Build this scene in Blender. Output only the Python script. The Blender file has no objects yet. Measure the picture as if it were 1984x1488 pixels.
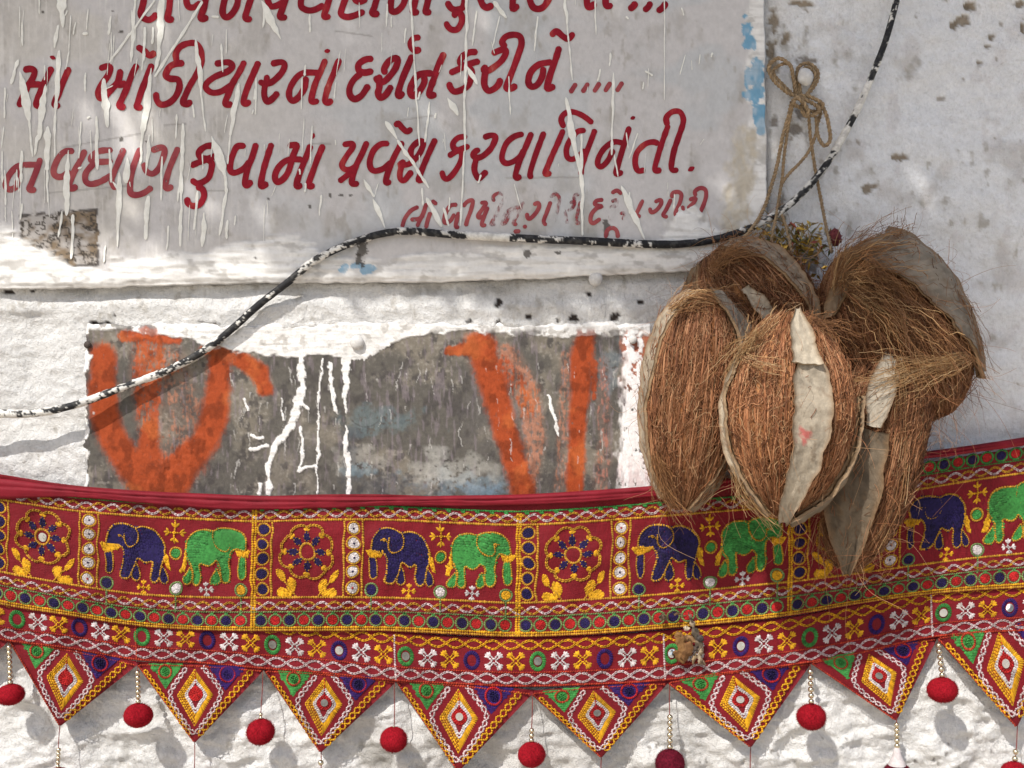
import bpy, math, random
import numpy as np
from mathutils import Vector

# ------------------------------------------------------------------ camera, sky, sun, exposure
SC = bpy.context.scene
COLL = SC.collection
S = 0.0006            # metres per photograph pixel at the wall plane
D = 1.35              # camera distance from the wall
cam = bpy.data.cameras.new("camera"); cam_o = bpy.data.objects.new("camera", cam)
COLL.objects.link(cam_o); SC.camera = cam_o
cam_o.location = (0, -D, 0); cam_o.rotation_euler = (math.pi / 2, 0, 0)
cam.sensor_width = 36.0; cam.lens = 36.0 * D / (1984 * S)
cam.clip_start = 0.02; cam.clip_end = 500

SUN_DIR = Vector((0.62, 1.0, -1.38)).normalized()      # direction the light travels
world = bpy.data.worlds.new("World"); SC.world = world; world.use_nodes = True
wn = world.node_tree.nodes; wl = world.node_tree.links; wn.clear()
sky = wn.new("ShaderNodeTexSky"); sky.sky_type = 'NISHITA'; sky.sun_disc = False
sky.sun_elevation = math.asin(-SUN_DIR.z)
sky.sun_rotation = math.atan2(-SUN_DIR.x, -SUN_DIR.y)
sky.dust_density = 2.6; sky.ozone_density = 0.8; sky.air_density = 1.0
bgn = wn.new("ShaderNodeBackground"); bgn.inputs[1].default_value = 0.105
wo = wn.new("ShaderNodeOutputWorld")
wl.new(sky.outputs[0], bgn.inputs[0]); wl.new(bgn.outputs[0], wo.inputs[0])
sun = bpy.data.lights.new("sun", 'SUN'); sun.energy = 3.3; sun.angle = math.radians(0.5)
sun.color = (1.0, 0.965, 0.91)
sun_o = bpy.data.objects.new("sun", sun); COLL.objects.link(sun_o)
sun_o.location = (-2, -3, 4); sun_o.rotation_euler = SUN_DIR.to_track_quat('-Z', 'Y').to_euler()
SC.view_settings.view_transform = 'Standard'; SC.view_settings.look = 'None'
SC.view_settings.exposure = 0.52; SC.view_settings.gamma = 1.0
SC.view_settings.use_curve_mapping = False

# ------------------------------------------------------------------ numeric helpers
rng = np.random.default_rng(11); random.seed(5)
_T = rng.random((256, 256))
def vnoise(x, y, seed=0):
    x = np.asarray(x, float) + seed * 17.37; y = np.asarray(y, float) + seed * 9.71
    xi = np.floor(x).astype(int); yi = np.floor(y).astype(int)
    fx = x - xi; fy = y - yi
    fx = fx * fx * (3 - 2 * fx); fy = fy * fy * (3 - 2 * fy)
    a = _T[xi % 256, yi % 256]; b = _T[(xi + 1) % 256, yi % 256]
    c = _T[xi % 256, (yi + 1) % 256]; d = _T[(xi + 1) % 256, (yi + 1) % 256]
    return (a * (1 - fx) + b * fx) * (1 - fy) + (c * (1 - fx) + d * fx) * fy
def fbm(x, y, seed=0, octv=4):
    s = 0.0; a = 0.5; t = 0.0; x = np.asarray(x, float); y = np.asarray(y, float)
    for o in range(octv):
        s = s + a * vnoise(x, y, seed + o * 3); t += a; a *= 0.5
        x, y = x * 2.03 + y * 0.17, y * 2.03 - x * 0.17
    return s / t
def sstep(a, b, x):
    t = np.clip((x - a) / (b - a), 0, 1); return t * t * (3 - 2 * t)
def mixc(c, col, m):
    return c * (1 - m[..., None]) + np.asarray(col) * m[..., None]
def segdist(X, Y, pts, wid=None):
    """distance to a polyline; with wid (one per point) distance divided by local half width"""
    best = np.full(X.shape, 1e9)
    for i in range(len(pts) - 1):
        (x0, y0), (x1, y1) = pts[i], pts[i + 1]
        dx, dy = x1 - x0, y1 - y0; L = dx * dx + dy * dy + 1e-9
        t = np.clip(((X - x0) * dx + (Y - y0) * dy) / L, 0, 1)
        d = np.hypot(X - x0 - t * dx, Y - y0 - t * dy)
        if wid is not None: d = d / (wid[i] * (1 - t) + wid[i + 1] * t + 1e-6)
        best = np.minimum(best, d)
    return best
def inpoly(X, Y, poly):
    r = np.zeros(np.shape(X), bool); n = len(poly); j = n - 1
    for i in range(n):
        xi, yi = poly[i]; xj, yj = poly[j]
        with np.errstate(divide='ignore', invalid='ignore'):
            c = ((yi > Y) != (yj > Y)) & (X < (xj - xi) * (Y - yi) / (yj - yi + 1e-12) + xi)
        r ^= c; j = i
    return r
def hermite(x, xs, ys):
    xs = np.asarray(xs, float); ys = np.asarray(ys, float); x = np.asarray(x, float)
    m = np.gradient(ys, xs); i = np.clip(np.searchsorted(xs, x) - 1, 0, len(xs) - 2)
    h = xs[i + 1] - xs[i]; t = np.clip((x - xs[i]) / h, 0, 1)
    return ((2*t**3 - 3*t**2 + 1) * ys[i] + (t**3 - 2*t**2 + t) * h * m[i]
            + (-2*t**3 + 3*t**2) * ys[i + 1] + (t**3 - t**2) * h * m[i + 1])
def smooth_path(pts, step):
    """Catmull-Rom through the points, resampled at even steps"""
    p = np.asarray(pts, float)
    if len(p) > 2:
        q = np.vstack([2 * p[0] - p[1], p, 2 * p[-1] - p[-2]]); out = []
        for i in range(1, len(q) - 2):
            t = np.linspace(0, 1, 12, endpoint=False)[:, None]
            a, b, c, d = q[i - 1], q[i], q[i + 1], q[i + 2]
            out.append(0.5 * ((2*b) + (c - a)*t + (2*a - 5*b + 4*c - d)*t**2 + (3*b - a - 3*c + d)*t**3))
        p = np.vstack(out + [p[-1:]])
    seg = np.r_[0, np.cumsum(np.linalg.norm(np.diff(p, axis=0), axis=1))]
    n = max(2, int(round(seg[-1] / step)) + 1); s = np.linspace(0, seg[-1], n)
    return np.stack([np.interp(s, seg, p[:, k]) for k in range(p.shape[1])], 1)
def PW(px, py, d):
    """photograph pixel at a height d (metres) in front of the wall plane -> world"""
    px = np.asarray(px, float); py = np.asarray(py, float); d = np.asarray(d, float)
    k = S * (D - d) / D
    x, z, y = np.broadcast_arrays((px - 992) * k, (744 - py) * k, -d)
    return np.stack([x, y, z], -1)

# ------------------------------------------------------------------ object helpers
def mesh_from(name, V, F, col=None, smooth=True):
    me = bpy.data.meshes.new(name); V = np.asarray(V, np.float32).reshape(-1, 3)
    me.vertices.add(len(V)); me.vertices.foreach_set('co', V.ravel())
    if isinstance(F, np.ndarray): groups = [F]
    else: groups = [f for f in F if len(f)]
    tot = [np.full(len(g), np.shape(g)[1], np.int32) for g in groups]
    idx = np.concatenate([np.asarray(g, np.int32).ravel() for g in groups])
    tot = np.concatenate(tot); start = np.r_[0, np.cumsum(tot)[:-1]].astype(np.int32)
    me.loops.add(len(idx)); me.loops.foreach_set('vertex_index', idx)
    me.polygons.add(len(tot)); me.polygons.foreach_set('loop_start', start)
    me.polygons.foreach_set('loop_total', tot)
    me.polygons.foreach_set('use_smooth', np.full(len(tot), smooth, bool))
    if col is not None:
        a = me.color_attributes.new('Col', 'FLOAT_COLOR', 'POINT')
        c = np.ones((len(V), 4), np.float32); c[:, :3] = np.asarray(col).reshape(-1, 3)
        a.data.foreach_set('color', c.ravel())
    me.update(calc_edges=True); return me
def tag(o, label, cat=None, group=None, kind=None):
    if label: o["label"] = label
    if cat: o["category"] = cat
    if group: o["group"] = group
    if kind: o["kind"] = kind
    return o
def link(name, data, parent=None, mat=None):
    o = bpy.data.objects.new(name, data); COLL.objects.link(o)
    if parent is not None: o.parent = parent
    if mat is not None and data is not None:
        if len(data.materials) == 0: data.materials.append(mat)
    return o
ORG = {}
def empty(name, loc, label, cat, group=None):
    o = bpy.data.objects.new(name, None); COLL.objects.link(o); o.location = loc
    o.empty_display_size = 0.02; ORG[o.name] = np.array(loc, float)
    return tag(o, label, cat, group)
def org(o):
    while o.parent is not None: o = o.parent
    return ORG.get(o.name, np.zeros(3))
def part(name, V, F, mat, parent, col=None, smooth=True, label=None, kind=None):
    V = np.asarray(V, float).reshape(-1, 3) - org(parent)
    o = link(name, mesh_from(name, V, F, col, smooth), parent, mat)
    return tag(o, label, None, None, kind)
def solo(name, V, F, mat, label, cat, col=None, smooth=True, group=None, kind=None, base=None):
    V = np.asarray(V, float).reshape(-1, 3); L = V.mean(0) if base is None else np.array(base, float)
    o = link(name, mesh_from(name, V - L, F, col, smooth), None, mat); o.location = L; ORG[o.name] = L
    return tag(o, label, cat, group, kind)
def grid_faces(nr, nc, off=0):
    r, c = np.meshgrid(np.arange(nr - 1), np.arange(nc - 1), indexing='ij')
    a = (r * nc + c).ravel() + off
    return np.stack([a, a + nc, a + nc + 1, a + 1], 1)
def tubes(P, rad, ns=3, cap=True):
    """P (N,M,3) paths, rad scalar / (N,) / (N,M) -> verts, quad faces"""
    P = np.asarray(P, float)
    if P.ndim == 2: P = P[None]
    N, M, _ = P.shape; rad = np.asarray(rad, float)
    if rad.ndim == 0: rad = np.full((N, M), float(rad))
    elif rad.ndim == 1: rad = np.repeat(rad[:, None], M, 1)
    T = np.gradient(P, axis=1); T /= np.linalg.norm(T, axis=2, keepdims=True) + 1e-12
    ref = np.array([0.13, 0.97, 0.21]); A = np.cross(T, ref); A /= np.linalg.norm(A, axis=2, keepdims=True) + 1e-9
    B = np.cross(T, A); ang = np.arange(ns) * 2 * np.pi / ns
    V = P[:, :, None, :] + rad[:, :, None, None] * (np.cos(ang)[None, None, :, None] * A[:, :, None, :] + np.sin(ang)[None, None, :, None] * B[:, :, None, :])
    n, m, k = np.meshgrid(np.arange(N), np.arange(M - 1), np.arange(ns), indexing='ij')
    b = (n * M + m) * ns; k2 = (k + 1) % ns
    F = np.stack([b + k, b + k2, b + ns + k2, b + ns + k], -1).reshape(-1, 4)
    return V.reshape(-1, 3), F
class MB:
    """collects (verts, faces) blocks; tris and quads kept apart"""
    def __init__(s): s.v = []; s.t = []; s.q = []; s.c = []; s.n = 0
    def add(s, V, F, col=None):
        V = np.asarray(V, float).reshape(-1, 3); F = np.asarray(F, int)
        if len(V) == 0: return
        (s.t if F.shape[1] == 3 else s.q).append(F + s.n); s.v.append(V); s.n += len(V)
        if col is not None: s.c.append(np.broadcast_to(np.asarray(col, float), V.shape))
    def get(s):
        F = []
        if s.q: F.append(np.concatenate(s.q))
        if s.t: F.append(np.concatenate(s.t))
        return np.concatenate(s.v), F, (np.concatenate(s.c) if s.c else None)
def ball(c, r, nu=14, nv=9, sc=(1, 1, 1), jit=None):
    u = np.linspace(0, 2*np.pi, nu, endpoint=False); v = np.linspace(0, np.pi, nv)
    vv, uu = np.meshgrid(v, u, indexing='ij')
    d = np.stack([np.sin(vv)*np.cos(uu), np.sin(vv)*np.sin(uu), np.cos(vv)], -1)
    if jit is not None: d = d * jit(uu, vv)[..., None]
    V = np.asarray(c) + d.reshape(-1, 3) * r * np.array(sc)
    i, j = np.meshgrid(np.arange(nv - 1), np.arange(nu), indexing='ij')
    F = np.stack([i*nu + j, (i+1)*nu + j, (i+1)*nu + (j+1) % nu, i*nu + (j+1) % nu], -1).reshape(-1, 4)
    return V, F

# ------------------------------------------------------------------ materials
def mat_new(name):
    m = bpy.data.materials.new(name); m.use_nodes = True
    nt = m.node_tree; b = nt.nodes["Principled BSDF"]; return m, nt, b
def nnoise(nt, scale, detail=4, rough=0.6, stretch=None, dist=0.0):
    tc = nt.nodes.new("ShaderNodeTexCoord"); n = nt.nodes.new("ShaderNodeTexNoise")
    n.inputs["Scale"].default_value = scale; n.inputs["Detail"].default_value = detail
    n.inputs["Roughness"].default_value = rough; n.inputs["Distortion"].default_value = dist
    if stretch:
        mp = nt.nodes.new("ShaderNodeMapping"); mp.inputs["Scale"].default_value = stretch
        nt.links.new(tc.outputs["Object"], mp.inputs[0]); nt.links.new(mp.outputs[0], n.inputs[0])
    else: nt.links.new(tc.outputs["Object"], n.inputs[0])
    return n.outputs["Fac"]
def nramp(nt, fac, stops):
    r = nt.nodes.new("ShaderNodeValToRGB"); nt.links.new(fac, r.inputs[0])
    el = r.color_ramp.elements
    while len(el) < len(stops): el.new(0.5)
    for e, (p, c) in zip(el, stops):
        e.position = p; e.color = (*c, 1) if not np.isscalar(c) else (c, c, c, 1)
    return r.outputs[0]
def nmix(nt, a, b, fac, mode='MIX'):
    m = nt.nodes.new("ShaderNodeMix"); m.data_type = 'RGBA'; m.blend_type = mode
    for k, v in ((0, fac), (6, a), (7, b)):
        if hasattr(v, 'is_linked') or isinstance(v, bpy.types.NodeSocket): nt.links.new(v, m.inputs[k])
        elif k == 0: m.inputs[0].default_value = v
        else: m.inputs[k].default_value = (*v, 1)
    return m.outputs[2]
def nbump(nt, b, hs, dist=0.001, strength=1.0):
    prev = None
    for h, dd in hs:
        bp = nt.nodes.new("ShaderNodeBump"); bp.inputs["Strength"].default_value = strength
        bp.inputs["Distance"].default_value = dd; nt.links.new(h, bp.inputs["Height"])
        if prev is not None: nt.links.new(prev, bp.inputs["Normal"])
        prev = bp.outputs[0]
    nt.links.new(prev, b.inputs["Normal"])
def mat_attr(name, rough=0.8, var=0.25, vscale=120, bumps=(), stretch=None, spec=0.3):
    """colour attribute painted on the mesh, times fine grain; fine relief by bump"""
    m, nt, b = mat_new(name)
    at = nt.nodes.new("ShaderNodeAttribute"); at.attribute_name = 'Col'
    n1 = nnoise(nt, vscale, 5, 0.65, stretch)
    g = nramp(nt, n1, [(0.25, 1 - var), (0.75, 1 + var * 0.6)])
    nt.links.new(nmix(nt, at.outputs[0], g, 1.0, 'MULTIPLY'), b.inputs["Base Color"])
    b.inputs["Roughness"].default_value = rough; b.inputs["Specular IOR Level"].default_value = spec
    if bumps:
        nbump(nt, b, [(nnoise(nt, s, 6, 0.68, st), dd) for s, dd, st in bumps])
    return m
def mat_plain(name, col, rough=0.6, var=0.3, vscale=200, metal=0.0, bump=None, sheen=0.0, spec=0.4, col2=None, stretch=None):
    m, nt, b = mat_new(name)
    n1 = nnoise(nt, vscale, 4, 0.6, stretch); c = np.array(col)
    lo = tuple(c * (1 - var)); hi = tuple(np.minimum(c * (1 + var), 0.9)) if col2 is None else tuple(col2)
    nt.links.new(nramp(nt, n1, [(0.3, lo), (0.7, hi)]), b.inputs["Base Color"])
    b.inputs["Roughness"].default_value = rough; b.inputs["Metallic"].default_value = metal
    b.inputs["Specular IOR Level"].default_value = spec
    if sheen: b.inputs["Sheen Weight"].default_value = sheen
    if bump: nbump(nt, b, [(nnoise(nt, bump[0], 3, 0.6, stretch), bump[1])])
    return m

# ================================================================== ground (the lane in front of the wall)
gm = mat_plain("lane_stone", (0.46, 0.41, 0.34), 0.9, 0.25, 6, bump=(40, 0.004))
gv = np.array([[-30, -40, -1.45], [30, -40, -1.45], [30, 6, -1.45], [-30, 6, -1.45]], float)
g = link("ground", mesh_from("ground", gv, np.array([[0, 1, 2, 3]])), None, gm); g["kind"] = "structure"

# ================================================================== whitewashed wall
BOARD_B = lambda x: hermite(x, [-200, 0, 150, 350, 560, 700, 850, 1000, 1200, 1380, 1500], [566, 560, 558, 551, 547, 547, 545, 540, 531, 522, 518])
def edges_axis(lo, hi, step, far_lo, far_hi):
    a = list(np.arange(lo, hi + step, step)); st = step
    while a[-1] < far_hi: st *= 1.25; a.append(a[-1] + st)
    st = step
    while a[0] > far_lo: st *= 1.25; a.insert(0, a[0] - st)
    return np.array(a)
wx = edges_axis(-60, 2044, 4.0, -5200, 7000); wy = edges_axis(-60, 1548, 4.0, -3200, 3160)
WY, WX = np.meshgrid(wy, wx, indexing='ij')
def wall_height(X, Y):
    big = (fbm(X / 210, Y / 150, 1, 3) - 0.5) * 0.018
    med = (fbm(X / 46, Y / 34, 2, 4) - 0.5) * 0.0075
    hb = (fbm(X / 60, Y / 9, 3, 4) - 0.5)                     # horizontal trowel marks
    vb = (fbm(X / 11, Y / 50, 4, 4) - 0.5)                    # vertical brush marks
    low = sstep(1180, 1330, Y); band = sstep(540, 560, Y) * (1 - sstep(640, 700, Y))
    right = sstep(1440, 1520, X) * (1 - low)
    h = big * (1 + 0.5 * low) + med * (1 + .9 * low - 0.45 * right)
    h += hb * (0.0010 + 0.0008 * low + 0.0022 * band) * (1 - right) + vb * 0.0014 * right + (fbm(X / 17, Y / 15, 12, 3) - .5) * .0024 * (1 - .5 * right)
    # folded, lumpy lime skin low on the wall
    rid = 1 - np.abs(2 * fbm(X / 120 + 0.35 * Y / 100, Y / 62, 8, 4) - 1)
    h += (rid ** 3 - 0.4) * 0.007 * low + (np.abs(2 * fbm(X / 40, Y / 30, 13, 4) - 1)) * .0045 * low
    # ledge of lime under the board
    led = fbm(X / 90, Y / 200, 9, 3)
    h += 0.006 * np.exp(-((Y - 585 - 22 * led) / 17.0) ** 2) * sstep(1400, 1300, X)
    return h
wh = wall_height(WX, WY)
nearp = sstep(60, 150, WX) * sstep(1380, 1290, WX) * sstep(560, 615, WY) * sstep(1100, 1020, WY)
wh = wh * (1 - .55 * nearp) + (.0052 + (fbm(WX / 18, WY / 14, 17, 3) - .5) * .006) * .75 * nearp
inpan = sstep(168, 182, WX) * sstep(1262, 1248, WX) * sstep(634, 650, WY) * sstep(1100, 1020, WY)
wh = wh * (1 - inpan) + (-0.004) * inpan
inboard = sstep(1500, 1480, WX) * sstep(555, 535, WY)
wh = wh * (1 - 0.8 * inboard) - 0.004 * inboard
cl = sstep(900, 1000, WY) * sstep(1360, 1250, WY)             # behind the cloth
wh = wh * (1 - 0.7 * cl) - 0.003 * cl - .004 * sstep(1250, 1320, WY)
far = np.hypot(np.maximum(0, np.abs(WX - 992) - 1050), np.maximum(0, np.abs(WY - 744) - 800))
wc = np.empty(WX.shape + (3,)); wc[:] = (0.76, 0.75, 0.73)
rightm = sstep(1440, 1560, WX) * sstep(1250, 1100, WY)
wc = mixc(wc, (0.91, 0.915, 0.925), rightm)
st1 = fbm(WX / 95, WY / 60, 21, 5); st2 = fbm(WX / 30, WY / 45, 22, 5); st3 = fbm(WX / 14, WY / 20, 23, 4)
wc = mixc(wc, (0.62, 0.60, 0.57), 0.65 * sstep(0.52, 0.72, st1) * sstep(0.35, 0.7, st2))
wc = mixc(wc, (0.70, 0.66, 0.65), 0.4 * sstep(0.58, 0.72, st2) * rightm)
wc = mixc(wc, (0.48, 0.45, 0.40), 0.8 * sstep(0.62, 0.78, st3) * sstep(0.48, 0.6, st1))
# exposed dirty plaster low on the wall between the points, cloth shade painted in
wc = mixc(wc, (0.56, 0.545, 0.52), .8 * sstep(1300, 1390, WY) * sstep(600, 720, WX) * sstep(1420, 1300, WX) * sstep(.25, .6, st1))
dirt = sstep(1385, 1440, WY) * np.exp(-((WX - 760) / 130.0) ** 2) + 0.8 * sstep(1390, 1460, WY) * np.exp(-((WX - 250) / 70.0) ** 2)
wc = mixc(wc, (0.30, 0.285, 0.26), np.clip(dirt, 0, 1) * sstep(0.42, 0.58, st2) * 0.8)
# darker strip below the board, in the middle
wc = mixc(wc, (0.30, 0.28, 0.25), 0.7 * sstep(700, 820, WX) * sstep(1040, 960, WX) * np.exp(-((WY - 562) / 16.0) ** 2) * sstep(0.35, 0.6, st2))
# spots: lost lime, dark lumps, and soft grey shade painted under the peg
def wall_spots(lst, col, depth):
    global wh, wc
    for (x, y, rx, ry, a) in lst:
        ca, sa = math.cos(a), math.sin(a); R = 2.4 * max(rx, ry) + 12
        i0, i1 = np.searchsorted(wy, [y - R, y + R]); j0, j1 = np.searchsorted(wx, [x - R, x + R]); sl_ = (slice(i0, i1), slice(j0, j1)); X_, Y_ = WX[sl_], WY[sl_]; dx, dy = X_ - x, Y_ - y
        u = (dx * ca + dy * sa) / rx; v = (-dx * sa + dy * ca) / ry
        m = sstep(1.15, 0.75, np.hypot(u, v) + (fbm(X_ / 9, Y_ / 9, 31, 5) - 0.5) * 2.0)
        wc[sl_] = mixc(wc[sl_], col, m); wh[sl_] = wh[sl_] - depth * m
wall_spots([(1495, 95, 9, 22, 0.1), (1524, 76, 7, 14, 0.3), (1549, 7, 22, 7, 0.1), (1500, 40, 8, 26, 0), (1498, 128, 9, 20, 0),
       (1868, 36, 17, 9, -0.3), (1886, 8, 10, 13, 0.2), (1878, 14, 7, 7, 0), (1848, 47, 9, 7, 0.4), (1925, 70, 9, 5, -0.5),
       (1915, 88, 6, 5, 0), (1980, 8, 14, 6, 0), (1982, 52, 6, 10, 0), (1740, 307, 14, 5, 0), (1684, 366, 14, 8, -0.3), (1900, 120, 5, 4, 0)],
      (0.36, 0.30, 0.23), 0.0030)
wall_spots([(1498, 232, 7, 12, 0), (1549, 225, 16, 14, 0), (1540, 255, 20, 12, 0.3), (1560, 118, 20, 8, 0.2), (1512, 410, 10, 30, 0.1),  # grey spots below the peg and twine paint their soft shade
       (1560, 500, 30, 40, 0), (700, 500, 14, 20, 0)], (0.33, 0.30, 0.27), 0.0012)
wall_spots([(965, 590, 6, 10, 0), (967, 622, 5, 7, 0), (1110, 617, 10, 7, 0), (1190, 614, 10, 8, 0), (910, 624, 6, 5, 0), (1024, 615, 7, 5, 0.2), (1080, 622, 6, 4, 0), (224, 612, 3, 4, 0),
       (200, 628, 24, 4, 0.1), (415, 629, 22, 5, 0.1), (18, 566, 10, 4, 0), (62, 563, 8, 4, 0), (1142, 571, 5, 4, 0), (1240, 586, 6, 4, 0), (1020, 640, 8, 4, 0)],
      (0.045, 0.035, 0.03), 0.0022)
wall_spots([(random.uniform(1500, 1980), random.uniform(20, 850), random.uniform(2, 6), random.uniform(2, 4), random.uniform(0, 3)) for _ in range(16)],
      (0.48, 0.44, 0.40), 0.0012)
wall_spots([(random.uniform(1250, 1960), random.uniform(1400, 1490), random.uniform(2, 5), random.uniform(2, 4), random.uniform(0, 3)) for _ in range(22)],
      (0.30, 0.28, 0.26), 0.001)
wc *= (0.93 + 0.14 * fbm(WX / 5, WY / 5, 41, 2))[..., None]
wall_m, nt, b = mat_new("limewash")
at = nt.nodes.new("ShaderNodeAttribute"); at.attribute_name = 'Col'
g1 = nramp(nt, nnoise(nt, 240, 6, .7, (1.5, 1, 1)), [(.30, .86), (.5, 1.0), (.8, 1.04)])
g2 = nramp(nt, nnoise(nt, 75, 9, .72, (1, 1, 1.4), .6), [(.27, (.50, .46, .41)), (.36, (.92, .91, .89)), (.5, (1.01, 1.01, 1.01))])
g3 = nramp(nt, nnoise(nt, 34, 10, .75, (1, 1, .8), 1.2), [(.495, (1., 1., 1.)), (.502, (.78, .76, .73)), (.509, (1., 1., 1.))])
c_ = nmix(nt, nmix(nt, nmix(nt, at.outputs[0], g1, 1., 'MULTIPLY'), g2, .62, 'MULTIPLY'), g3, .55, 'MULTIPLY'); nt.links.new(c_, b.inputs["Base Color"])
b.inputs["Roughness"].default_value = .85; b.inputs["Specular IOR Level"].default_value = .25
nbump(nt, b, [(nnoise(nt, 50, 8, .68, (1, 1, 1.2), .6), .0055), (nnoise(nt, 190, 6, .7, (1.3, 1, 1)), .0035), (nnoise(nt, 700, 3, .6), .0007)])
WV = PW(WX, WY, 0).reshape(WX.shape + (3,)); WV[..., 1] = -np.where(far > 0, wh * np.exp(-far / 900), wh)
# a real wall has a thickness: fold the border back
wall = solo("wall", WV, grid_faces(*WX.shape), wall_m, "old lumpy whitewashed plaster wall behind everything, chipped and brush-marked", "wall", wc.reshape(-1, 3), base=(0, 0, -1.45))

# ================================================================== painted signboard
bx_ = np.arange(-420, 1484, 2.6); bx_[-1] = 1483; nbv = 330
s_ = np.linspace(0, 1, nbv)
BX = np.repeat(bx_[None], nbv, 0)
edge = BOARD_B(bx_) + (fbm(bx_ / 25, bx_ * 0, 51, 3) - 0.5) * 5
BY = -240 + (edge[None] + 240) * s_[:, None]
yw = (fbm(BY / 40, BX * 0, 52, 3) - 0.5) * 5 * sstep(1470, 1483, BX); BX = BX + yw - 0.012 * (BY - 270) * sstep(1200, 1483, BX) * -1 * 0.6
BOARD_D = 0.0135
lime_b = hermite(BX, [-420, -60, 0, 60, 130, 200, 260, 330, 420, 480, 540, 600, 650, 720, 800, 1000, 1200, 1300, 1345, 1400, 1490],
                 [430, 430, 435, 470, 512, 515, 505, 492, 486, 470, 452, 470, 500, 502, 492, 478, 470, 455, 432, 450, 440])
lime = sstep(-7, 9, BY - lime_b + (fbm(BX / 46, BY / 13, 53, 5) - 0.5) * 52)
lime = np.maximum(lime, sstep(8, -8, segdist(BX, BY, [(1330, 428), (1318, 445), (1360, 455)]) - 26 + (fbm(BX / 14, BY / 14, 54, 3) - .5) * 34))
lime = np.maximum(lime, 0.75 * sstep(6, -5, segdist(BX, BY, [(520, 462), (575, 466), (560, 476), (500, 472)]) - 7 + (fbm(BX / 20, BY / 8, 58, 3) - .5) * 18))
margin = sstep(-9, 6, BX - 1452 + 10 * sstep(200, 420, BY) + (fbm(BX / 10, BY / 45, 55, 4) - 0.5) * 42)
bc = np.empty(BX.shape + (3,)); bc[:] = (0.555, 0.535, 0.525)
t1 = fbm(BX / 150, BY / 110, 61, 4); t2 = fbm(BX / 42, BY / 60, 62, 5); t3 = fbm(BX / 12, BY / 26, 63, 4)
bc = mixc(bc, (0.56, 0.53, 0.475), 0.6 * sstep(0.45, 0.65, t1) * sstep(700, 300, BX))
bc = mixc(bc, (0.505, 0.515, 0.52), 0.8 * sstep(0.45, 0.62, fbm(BX / 120, BY / 90, 64, 3)) * sstep(300, 800, BX))
bc = mixc(bc, (0.40, 0.375, 0.345), 0.5 * sstep(0.55, 0.75, t2))
bc = mixc(bc, (0.36, 0.33, 0.29), 0.6 * sstep(0.64, 0.78, t3) * sstep(0.4, 0.6, t2))
bc = mixc(bc, (0.68, 0.655, 0.62), 0.5 * sstep(0.60, 0.75, fbm(BX / 5, BY / 70, 65, 3)) * sstep(620, 350, BX))
dirty = sstep(380, 470, BY) * sstep(900, 1100, BX) * sstep(1450, 1340, BX) + sstep(400, 480, BY) * sstep(420, 560, BX) * sstep(760, 640, BX)
bc = mixc(bc, (0.33, 0.31, 0.27), 0.6 * dirty * sstep(0.36, 0.62, t2))
# pencil rules and scratches
for pts in ([(122, 286), (272, 259)], [(94, 374), (247, 360)], [(318, 243), (360, 240)], [(776, 233), (839, 224)], [(600, 278), (640, 279)], [(400, 370), (445, 369)], [(650, 60), (720, 70)], [(980, 345), (1130, 343)]):
    bc = mixc(bc, (0.28, 0.26, 0.24), 0.6 * sstep(2.2, 0.8, segdist(BX, BY, pts) + (t3 - 0.5) * 1.5))
# burnt rectangle
q = [(39, 420), (110, 411), (187, 406), (191, 455), (189, 512), (120, 520), (44, 522)]
jx = (fbm(BX / 18, BY / 18, 66, 3) - .5) * 10; rect = inpoly(BX + jx, BY + jx, q).astype(float)
vein = np.abs(2 * fbm(BX / 15, BY / 12, 67, 4) - 1)
rb = mixc(mixc(np.broadcast_to(np.array((0.46, 0.43, 0.40)), bc.shape).copy(), (0.22, 0.165, 0.11), sstep(0.42, 0.62, fbm(BX / 40, BY / 30, 68, 4) + 0.14 * sstep(410, 500, BY))), (0.07, 0.06, 0.05), sstep(0.16, 0.03, vein))
bc = bc * (1 - rect[..., None]) + rb * rect[..., None]
bd_ = segdist(BX + jx * .6, BY + jx * .6, q + [q[0]]); bc = mixc(bc, (0.06, 0.05, 0.045), 0.85 * sstep(5, 2, bd_) * sstep(0.38, 0.6, fbm(BX / 9, BY / 9, 69, 3)))
# lime slopped over the lower edge and margin, torn blue paint underneath
limec = mixc(mixc(np.broadcast_to(np.array((0.77, 0.755, 0.725)), bc.shape).copy(), (0.60, 0.58, 0.55), 0.7 * sstep(0.5, 0.7, fbm(BX / 60, BY / 7, 71, 4))), (0.42, 0.40, 0.37), 0.7 * sstep(0.62, 0.75, fbm(BX / 30, BY / 16, 72, 4)))
rough_p = sstep(12, -10, segdist(BX, BY, [(1450, 270), (1432, 330), (1425, 400), (1415, 440)]) - 26 + (fbm(BX / 16, BY / 16, 73, 4) - .5) * 44)
m_ = np.maximum(lime, margin)
bc = bc * (1 - m_[..., None]) + limec * m_[..., None]
bc = mixc(bc, (0.52, 0.47, 0.385), rough_p * (0.55 + 0.45 * sstep(0.4, 0.6, t3)))
def blotch(X, Y, cx, cy, rx, ry, seed, amp=1.0, sc=11):
    return sstep(1.1, 0.9, np.hypot((X - cx) / rx, (Y - cy) / ry) + (fbm(X / sc, Y / sc, seed, 4) - 0.5) * amp * 2)
blue = np.zeros(BX.shape)
for i, (x, y, rx, ry) in enumerate([(1446, 58, 11, 22), (1452, 84, 14, 14), (1468, 150, 15, 38), (1462, 185, 22, 16), (1474, 225, 13, 26), (1448, 150, 6, 20), (1476, 245, 8, 14)]):
    blue = np.maximum(blue, blotch(BX, BY, x, y, rx, ry, 75 + i, 0.8))
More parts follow.
